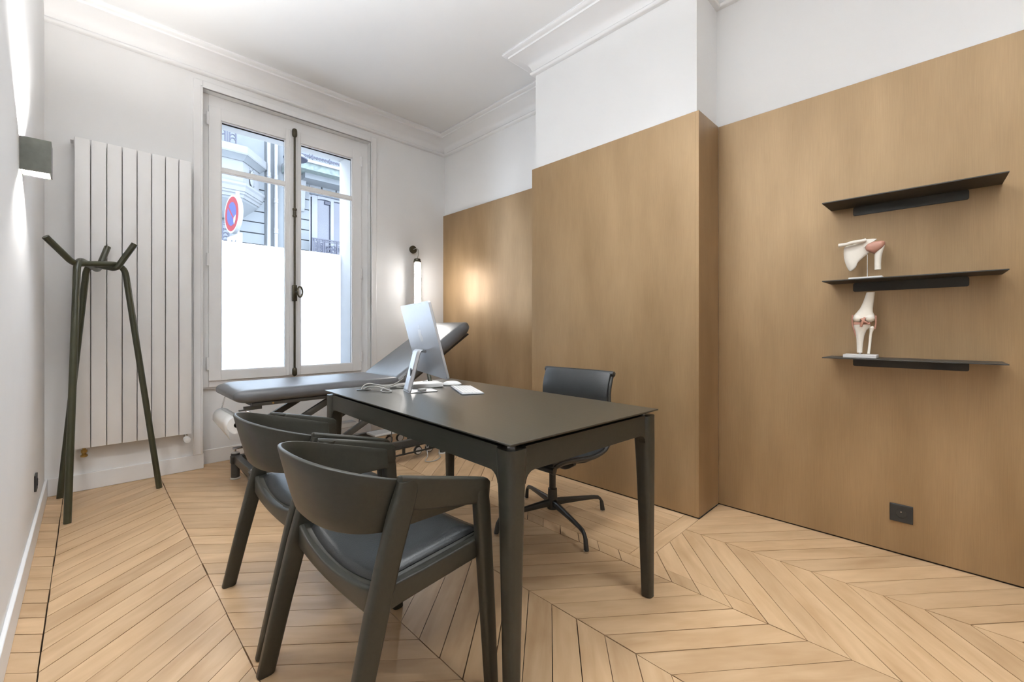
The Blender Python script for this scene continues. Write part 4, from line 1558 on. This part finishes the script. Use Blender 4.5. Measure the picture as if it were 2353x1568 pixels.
# local y runs along the keyboard, x towards the user
bm = NB()
KL, KD = 0.145, 0.0575
loft(bm, [[(x, y, z) for x, y, z in ((-KD, -KL, a), (KD, -KL, b), (KD, KL, b), (-KD, KL, a))] for a, b in ((0.0, 0.0), (0.0095, 0.0045))])
build('keyboard_body', bm, 'alu', kb, 0.002)
bm = NB()
for r_ in range(6):
    x0 = -KD + 0.006 + r_ * 0.0177
    ncol = 14 if r_ < 5 else 10
    yy = -KL + 0.006
    for c_ in range(ncol):
        wd = (2 * KL - 0.012) / ncol
        if r_ == 5 and c_ == 4:
            pass
        z0 = 0.0095 - 0.005 * ((x0 + KD) / (2 * KD))
        bx(bm, x0, x0 + 0.0155, yy + 0.001, yy + wd - 0.001, z0 - 0.001, z0 + 0.0018)
        yy += wd
ko = build('keys', bm, 'key', kb, smooth=0)
ko['kind'] = 'stuff'
# mouse
ms_ = thing('computer_mouse', 'white computer mouse near the far desk edge', 'mouse', (1.487, 2.0, T + 0.0003), R(-123))
bm = NB()
rows = []
for i in range(13):
    u = -1 + 2 * i / 12
    wv = 0.0285 * (1 - abs(u) ** 4) ** 0.5 if abs(u) < 1 else 0.0
    hv = 0.0215 * (1 - abs(u) ** 2.6) ** 0.7 if abs(u) < 1 else 0.0
    wv = max(wv, 0.004)
    hv = max(hv, 0.002)
    row = []
    for k in range(13):
        t_ = PI * k / 12
        row.append((wv * math.cos(t_), 0.057 * u, 0.003 + hv * math.sin(t_)))
    row.append((-wv * 0.9, 0.055 * u, 0.0008))
    row.append((wv * 0.9, 0.055 * u, 0.0008))
    rows.append(row)
loft(bm, rows)
build('mouse_shell', bm, 'white_plastic', ms_, smooth=60)
bm = NB()
prism(bm, [(0.024 * math.cos(2 * PI * k / 20), 0.05 * math.sin(2 * PI * k / 20)) for k in range(20)], lambda x, y: (x, y, 0.0002), lambda x, y: (x, y, 0.0028))
build('mouse_foot', bm, 'alu', ms_)

# cables
def cable(name, pts, r, m, label):
    bm = NB()
    tube(bm, spline(pts, 8), r, 8)
    return tag(build(name, bm, m, None, smooth=60), label, 'cable')
G = (1.025, 2.165)
pc = cable('power_cable', [(G[0], G[1], T + 0.005), (1.035, 2.165, T + 0.02), (1.06, 2.155, T + 0.032), (1.10, 2.13, T + 0.024), (1.14, 2.07, T + 0.022), (1.165, 1.99, T + 0.06), (1.160, 1.960, T + 0.082), (1.164, 1.953, T + 0.085)], 0.0036, 'cable', 'thick pale cable rising from the desk grommet to the computer stand')
cable('data_cable', [(G[0] + 0.01, G[1] - 0.01, T + 0.005), (1.05, 2.13, T + 0.02), (1.085, 2.10, T + 0.018), (1.115, 2.05, T + 0.004), (1.10, 1.985, T + 0.0035), (1.07, 1.99, T + 0.0035), (1.075, 2.05, T + 0.004), (1.13, 2.11, T + 0.010), (1.17, 2.11, T + 0.006)], 0.0028, 'cable', 'thin grey cable looped on the desk beside the grommet')
cable('lead_cable', [(G[0] + 0.012, G[1] + 0.008, T + 0.005), (1.07, 2.165, T + 0.016), (1.12, 2.15, T + 0.012), (1.18, 2.12, T + 0.007), (1.22, 2.075, T + 0.0035), (1.262, 2.06, T + 0.006)], 0.0026, 'cable', 'thin cable running flat to the white box')
dg = thing('cable_connector', 'grey cylindrical cable connector lying by the coiled cables', 'connector', (1.20, 2.125, T + 0.0095))
bm = NB()
tube(bm, [(-0.035, 0.0, 0.0), (-0.033, -0.001, 0.0), (0.03, -0.028, 0.001), (0.036, -0.030, 0.001)], 0.009, 12, True, [0.006, 0.009, 0.009, 0.005])
build('connector_body', bm, 'cable', dg)
bm = NB()
tube(bm, spline([(0.036, -0.03, 0.001), (0.07, -0.04, 0.01), (0.085, -0.035, 0.06), (0.078, -0.03, 0.11)], 6), 0.002, 8)
build('connector_lead', bm, 'cable', dg)
cable('floor_cable', [(1.30, 1.90, 0.004), (1.27, 1.84, 0.004), (1.30, 1.78, 0.004), (1.36, 1.79, 0.004), (1.40, 1.74, 0.004)], 0.004, 'cable_dark', 'short dark cable lying on the floor under the desk')

# ------------------------------------------------------------------ the street outside
struct(box_obj('ground', (-8, 14, YW + 0.02, 16, -1.2, -0.9), 'asphalt'), 'grey street outside the window')

FY = 11.0
fc = thing('facade', 'pale stone apartment facade across the street seen through the window', 'building', (3.0, FY, -0.9))
F0 = Vector((3.0, FY, -0.9))
def fbox(name, x0, x1, y0, y1, z0, z1, m, parent=None, bev=0.0):
    bm = NB()
    bx(bm, x0 - F0.x, x1 - F0.x, y0 - F0.y, y1 - F0.y, z0 - F0.z, z1 - F0.z)
    return build(name, bm, m, parent or fc, bev)
# backing wall with openings left for the window
bm = NB()
for (x0, x1, z0, z1) in ((-5, 3.89, -0.9, 7.2), (4.95, 12, -0.9, 7.2), (3.89, 4.95, -0.9, 2.55), (3.89, 4.95, 4.42, 7.2)):
    bx(bm, x0 - F0.x, x1 - F0.x, 0.06, 0.5, z0 - F0.z, z1 - F0.z)
wallf = build('wall', bm, 'stone_joint', fc, smooth=0)
# rusticated courses
CH = 0.2495
def courses(x0, x1, zs, ze, y0=0.0, gap=0.022):
    z = zs
    while z < ze - 0.02:
        fbox('stone_block', x0, x1, FY + y0, FY + 0.06, z + gap, min(z + CH, ze), 'stone', wallf, 0.006)
        z += CH
Z0 = 2.234 + 0.0
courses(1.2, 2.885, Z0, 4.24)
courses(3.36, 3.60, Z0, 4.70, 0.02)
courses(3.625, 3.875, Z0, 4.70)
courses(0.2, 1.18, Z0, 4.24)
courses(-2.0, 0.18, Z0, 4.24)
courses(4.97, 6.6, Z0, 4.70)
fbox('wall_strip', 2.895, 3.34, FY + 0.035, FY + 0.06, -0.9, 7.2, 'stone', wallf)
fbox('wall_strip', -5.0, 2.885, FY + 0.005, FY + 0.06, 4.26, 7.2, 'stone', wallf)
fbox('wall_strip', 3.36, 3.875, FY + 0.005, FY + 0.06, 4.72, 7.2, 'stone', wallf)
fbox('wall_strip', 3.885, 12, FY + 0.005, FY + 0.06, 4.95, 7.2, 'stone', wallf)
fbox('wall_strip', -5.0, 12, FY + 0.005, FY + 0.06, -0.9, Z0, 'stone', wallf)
# arched lintel panels above the window
fbox('lintel_panel', 3.885, 4.16, FY + 0.012, FY + 0.06, 4.47, 4.93, 'stone_pale', wallf, 0.008)
fbox('lintel_panel', 4.19, 4.52, FY + 0.0, FY + 0.06, 4.47, 4.93, 'stone', wallf, 0.008)
fbox('lintel_panel', 4.55, 4.95, FY + 0.012, FY + 0.06, 4.47, 4.93, 'stone_pale', wallf, 0.008)
# console left of the window
bm = NB()
prof_ = [(0.0, 4.78), (-0.24, 4.78), (-0.24, 4.66), (-0.18, 4.60), (-0.14, 4.45), (-0.10, 4.20), (-0.10, 4.02), (-0.04, 3.92), (0.0, 3.92)]
prism(bm, prof_, lambda y, z: (3.60 - F0.x, y, z - F0.z), lambda y, z: (3.74 - F0.x, y, z - F0.z))
build('console', bm, 'stone_pale', fc, 0.01)
fbox('console_block', 3.52, 3.80, FY - 0.30, FY, 4.80, 5.0, 'stone_pale', None, 0.01)
# oriel base on the left: stepped mouldings in plan polygon
def plan(sc_, base=((1.45, 0.0), (1.86, -0.62), (2.36, -0.62), (2.86, 0.0))):
    cxx, cyy = 2.16, 0.0
    return [(cxx + (x - cxx) * sc_, y * sc_) for x, y in base]
def oriel_layer(name, m, rings_, bev=0.0):
    rings_ = [(k, 1.07 + (z - 1.07) * 0.94) for k, z in rings_]
    bm = NB()
    loft(bm, [[(x - F0.x, y, z - F0.z) for x, y in plan(k)] for k, z in rings_])
    return build(name, bm, m, fc, bev, smooth=20)
oriel_layer('oriel_corbel', 'stone', [(0.30, 3.60), (0.55, 3.78), (0.84, 3.97), (0.86, 4.02)])
oriel_layer('oriel_moulding', 'stone_pale', [(0.90, 4.02), (0.92, 4.08), (0.97, 4.10), (0.97, 4.15)])
oriel_layer('oriel_moulding', 'stone_pale', [(1.0, 4.15), (1.02, 4.24), (1.06, 4.28), (1.06, 4.33)])
oriel_layer('oriel_body', 'stone_pale', [(0.90, 4.33), (0.88, 4.36), (0.88, 4.84)])
oriel_layer('oriel_moulding', 'stone', [(0.92, 4.84), (1.0, 4.90), (1.10, 4.95)])
oriel_layer('balcony_slab', 'stone_pale', [(1.12, 4.95), (1.14, 4.98), (1.14, 5.13)])
# carved swag at the oriel corner
for k, (cxs, czs, rr_) in enumerate(((2.50, 4.55, 0.040), (2.545, 4.50, 0.030), (2.60, 4.56, 0.035), (2.53, 4.25, 0.03), (2.61, 4.24, 0.03), (2.64, 4.16, 0.025))):
    bm = NB()
    lathe(bm, [(0.002, -rr_ * 0.7), (rr_ * 0.7, -rr_ * 0.5), (rr_, 0.0), (rr_ * 0.7, rr_ * 0.5), (0.002, rr_ * 0.7)], (cxs - F0.x, -0.33 + (cxs - 2.5) * 1.0, czs - F0.z), axis='y', seg=12)
    build('carved_boss', bm, 'stone', fc)
bm = NB()
rows_ = [(4.18, 0.015), (4.22, 0.05), (4.32, 0.075), (4.42, 0.07), (4.50, 0.045), (4.53, 0.01)]
loft(bm, [[(2.565 - F0.x + r_ * math.cos(t_) * 0.85, -0.30 + r_ * math.cos(t_) * 0.85 * 1.1 - 0.03 * math.sin(t_), z_ - F0.z) for t_ in [2 * PI * q / 14 for q in range(14)]] for z_, r_ in rows_])
build('carved_cartouche', bm, 'stone_pale', fc)
# drain pipes
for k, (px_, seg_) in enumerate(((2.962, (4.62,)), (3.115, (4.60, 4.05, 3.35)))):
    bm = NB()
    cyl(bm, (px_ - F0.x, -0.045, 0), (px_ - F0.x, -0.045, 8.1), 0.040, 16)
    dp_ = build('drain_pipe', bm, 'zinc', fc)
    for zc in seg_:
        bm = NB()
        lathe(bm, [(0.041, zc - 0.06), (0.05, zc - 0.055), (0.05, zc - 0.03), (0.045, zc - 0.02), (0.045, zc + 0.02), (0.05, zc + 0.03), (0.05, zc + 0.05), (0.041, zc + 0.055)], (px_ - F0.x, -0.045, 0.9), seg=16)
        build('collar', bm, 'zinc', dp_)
# right window of the facade
fw = fbox('window_frame', 3.895, 4.94, FY + 0.16, FY + 0.22, 2.55, 4.42, 'far_glass', None)
fw['label'] = 'dark window behind the balcony rail'
for (x0, x1) in ((3.895, 3.925), (3.965, 4.105), (4.432, 4.515), (4.83, 4.94)):
    fbox('mullion', x0, x1, FY + 0.10, FY + 0.16, 2.55, 4.42, 'far_frame', fw, 0.006)
fbox('head_rail', 3.895, 4.94, FY + 0.105, FY + 0.158, 4.36, 4.42, 'far_frame', fw, 0.006)
bm = NB()
hp = [(4.105, 4.42), (4.105, 4.335)] + [(4.105 + 0.327 * k / 8, 4.335 + 0.022 * math.sin(PI * k / 8)) for k in range(9)][1:] + [(4.432, 4.42)]
prism(bm, hp, lambda x, z: (x - F0.x, 0.098, z - F0.z), lambda x, z: (x - F0.x, 0.15, z - F0.z))
build('arched_head', bm, 'far_frame', fw)
bm = NB()
tube(bm, [(3.885 - F0.x, 0.02, 2.5 - F0.z), (3.885 - F0.x, 0.02, 4.36 - F0.z)], 0.022, 10)
build('folded_shutter', bm, 'far_frame', fw)
bm = NB()
bx(bm, 4.30 - F0.x, 4.432 - F0.x, 0.12, 0.155, 4.25 - F0.z, 4.33 - F0.z)
build('roller_box', bm, 'iron', fw)
# railings
def railing(name, x0, x1, y, z0, z1, pattern, label):
    t = thing(name, label, 'railing', (x0, y, z0))
    L, H = x1 - x0, z1 - z0
    for zz, r_ in ((H, 0.014), (H - 0.055, 0.008), (0.0, 0.010)):
        bm = NB()
        bx(bm, 0, L, -r_, r_, zz - r_ * 0.8, zz + r_ * 0.8)
        build('rail', bm, 'iron', t)
    def bar(x, w=0.012, za=0.0, zb_=None):
        bm = NB()
        bx(bm, x - w, x + w, -w, w, za, H if zb_ is None else zb_)
        build('baluster', bm, 'iron', t)
    def ring(x, z, r_, w=0.008, n=18, turns=1.0, shrink=0.0):
        bm = NB()
        tube(bm, [(x + (r_ - shrink * k / n) * math.cos(2 * PI * turns * k / n), 0, z + (r_ - shrink * k / n) * math.sin(2 * PI * turns * k / n)) for k in range(n + 1)], w, 6)
        build('scroll', bm, 'iron', t)
    pattern(bar, ring, L, H)
    return t
def pat_lower(bar, ring, L, H):
    x = 0.0
    for px_ in (0.0, 0.05, 0.13, 0.17, 0.265, 0.30, 0.60, 0.68):
        if px_ <= L:
            bar(px_)
    for k in range(int(L / 0.075)):
        ring(0.04 + k * 0.075, H - 0.028, 0.022, 0.008, 12)
    for k in range(3):
        ring(0.09, H * 0.72 - k * 0.07, 0.028, 0.010, 14, 1.4, 0.014)
        ring(0.218, H * 0.72 - k * 0.07, 0.034, 0.010, 14, 1.4, 0.018)
    for xx in (0.40, 0.50, 0.80, 0.92):
        if xx < L:
            ring(xx, H * 0.38, 0.075, 0.014, 24, 1.8, 0.05)
            ring(xx + 0.02, H * 0.62, 0.04, 0.011, 18)
    for k in range(3):
        ring(0.64, H * 0.66 - k * 0.07, 0.03, 0.007, 14)
def pat_upper(bar, ring, L, H):
    n = int(L / 0.13)
    for k in range(n + 1):
        if k % 3 == 0:
            bar(k * 0.13, 0.010)
        ring(k * 0.13 + 0.065, H * 0.74, 0.048, 0.013, 18)
        ring(k * 0.13 + 0.065, H * 0.74, 0.022, 0.009, 12)
        ring(k * 0.13 + 0.035, H * 0.24, 0.03, 0.011, 14, 1.4, 0.016)
        ring(k * 0.13 + 0.10, H * 0.24, 0.03, 0.011, 14, 1.4, 0.016)
    bm = None
def pat_left(bar, ring, L, H):
    for k in range(int(L / 0.30) + 1):
        xb = L - k * 0.30
        for dx in (0.0, 0.11, 0.15, 0.19):
            if xb - dx >= 0:
                bar(xb - dx)
        for q in range(4):
            ring(xb - 0.055, 0.07 + q * 0.075, 0.042, 0.013, 14, 0.5)
        ring(xb - 0.245, H * 0.6, 0.05, 0.014, 18)
railing('balcony_railing', 3.84, 4.95, FY - 0.28, 2.83, 3.26, pat_lower, 'dark scrolled iron railing in front of the facade window')
fbox('balcony_slab', 3.80, 5.0, FY - 0.30, FY, 2.70, 2.81, 'stone_pale')
railing('balcony_railing', 3.30, 4.95, FY - 0.72, 4.965, 5.23, pat_upper, 'dark scrolled iron railing of the upper right balcony')
fbox('balcony_slab', 3.25, 5.1, FY - 0.76, FY, 4.885, 4.955, 'stone_pale')
fbox('balcony_fascia', 3.25, 5.1, FY - 0.70, FY, 4.74, 4.885, 'stone_moss')
fbox('balcony_soffit', 3.62, 5.1, FY - 0.45, FY, 4.62, 4.74, 'stone')
railing('balcony_railing', 1.50, 2.19, FY - 0.64, 4.905, 5.22, pat_left, 'iron railing with wavy panel on the upper left balcony')
# a second low railing at the lower left
railing('balcony_railing', 1.40, 2.08, FY - 0.55, 2.80, 3.28, pat_left, 'dark iron railing low at the left edge of the view')
# hanging street lamp
sl_ = thing('street_lamp', 'grey dome street lamp hanging in front of the facade', 'street lamp', (2.91, 9.0, 4.42))
bm = NB()
lathe(bm, [(0.005, 0.14), (0.05, 0.13), (0.16, 0.07), (0.22, 0.0), (0.21, -0.015), (0.15, -0.02), (0.005, -0.02)], (0, 0, 0), seg=24)
build('shade', bm, 'iron', sl_)
bm = NB()
cyl(bm, (0, 0, 0.13), (0, 0, 3.5), 0.012, 8)
build('suspension', bm, 'iron', sl_)
# no-parking sign
sg = thing('road_sign', 'round red and blue no-parking sign on a pole outside the window', 'road sign', (1.83, 8.82, -0.9))
sg.rotation_euler = (0, 0, math.atan2(-0.13, -0.98))
SZ = 3.09 + 0.9
def disc(name, r_, x0, x1, m, par):
    bm = NB()
    prism(bm, [(r_ * math.cos(2 * PI * k / 40), r_ * math.sin(2 * PI * k / 40)) for k in range(40)], lambda a, b: (x0, a, SZ + b), lambda a, b: (x1, a, SZ + b))
    return build(name, bm, m, par)
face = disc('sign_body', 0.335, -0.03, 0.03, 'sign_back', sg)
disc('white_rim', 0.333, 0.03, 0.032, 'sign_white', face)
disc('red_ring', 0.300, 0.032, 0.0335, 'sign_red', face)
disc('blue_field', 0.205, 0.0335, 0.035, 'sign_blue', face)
bm = NB()
c45 = math.cos(R(45))
poly_ = [(-0.16, 0.135), (-0.135, 0.16), (0.16, -0.135), (0.135, -0.16)]
prism(bm, [(a, b) for a, b in poly_], lambda a, b: (0.035, a, SZ + b), lambda a, b: (0.0362, a, SZ + b))
build('red_bar', bm, 'sign_red', face)
bm = NB()
prism(bm, [(0.10, -0.08), (0.20, -0.04), (0.18, -0.13), (0.12, -0.20), (0.09, -0.15)], lambda a, b: (0.0362, a, SZ + b), lambda a, b: (0.037, a, SZ + b))
build('sticker', bm, 'sign_white', face)
bm = NB()
cyl(bm, (-0.06, 0, 0), (-0.06, 0, SZ + 0.42), 0.03, 12)
build('pole', bm, 'sign_white', sg)
bm = NB()
bx(bm, -0.03, 0.0, -0.30, 0.30, SZ - 0.75, SZ - 0.36)
pl2 = build('lower_plate', bm, 'sign_white', sg, 0.005)
bm = NB()
prism(bm, [(-0.22, -0.50), (-0.08, -0.44), (-0.05, -0.47), (-0.10, -0.50), (-0.20, -0.56)], lambda a, b: (0.0, a, SZ + b), lambda a, b: (0.0015, a, SZ + b))
prism(bm, [(0.04, -0.49), (0.10, -0.46), (0.10, -0.475), (0.05, -0.51)], lambda a, b: (0.0, a, SZ + b), lambda a, b: (0.0015, a, SZ + b))
build('plate_mark', bm, 'iron', pl2)
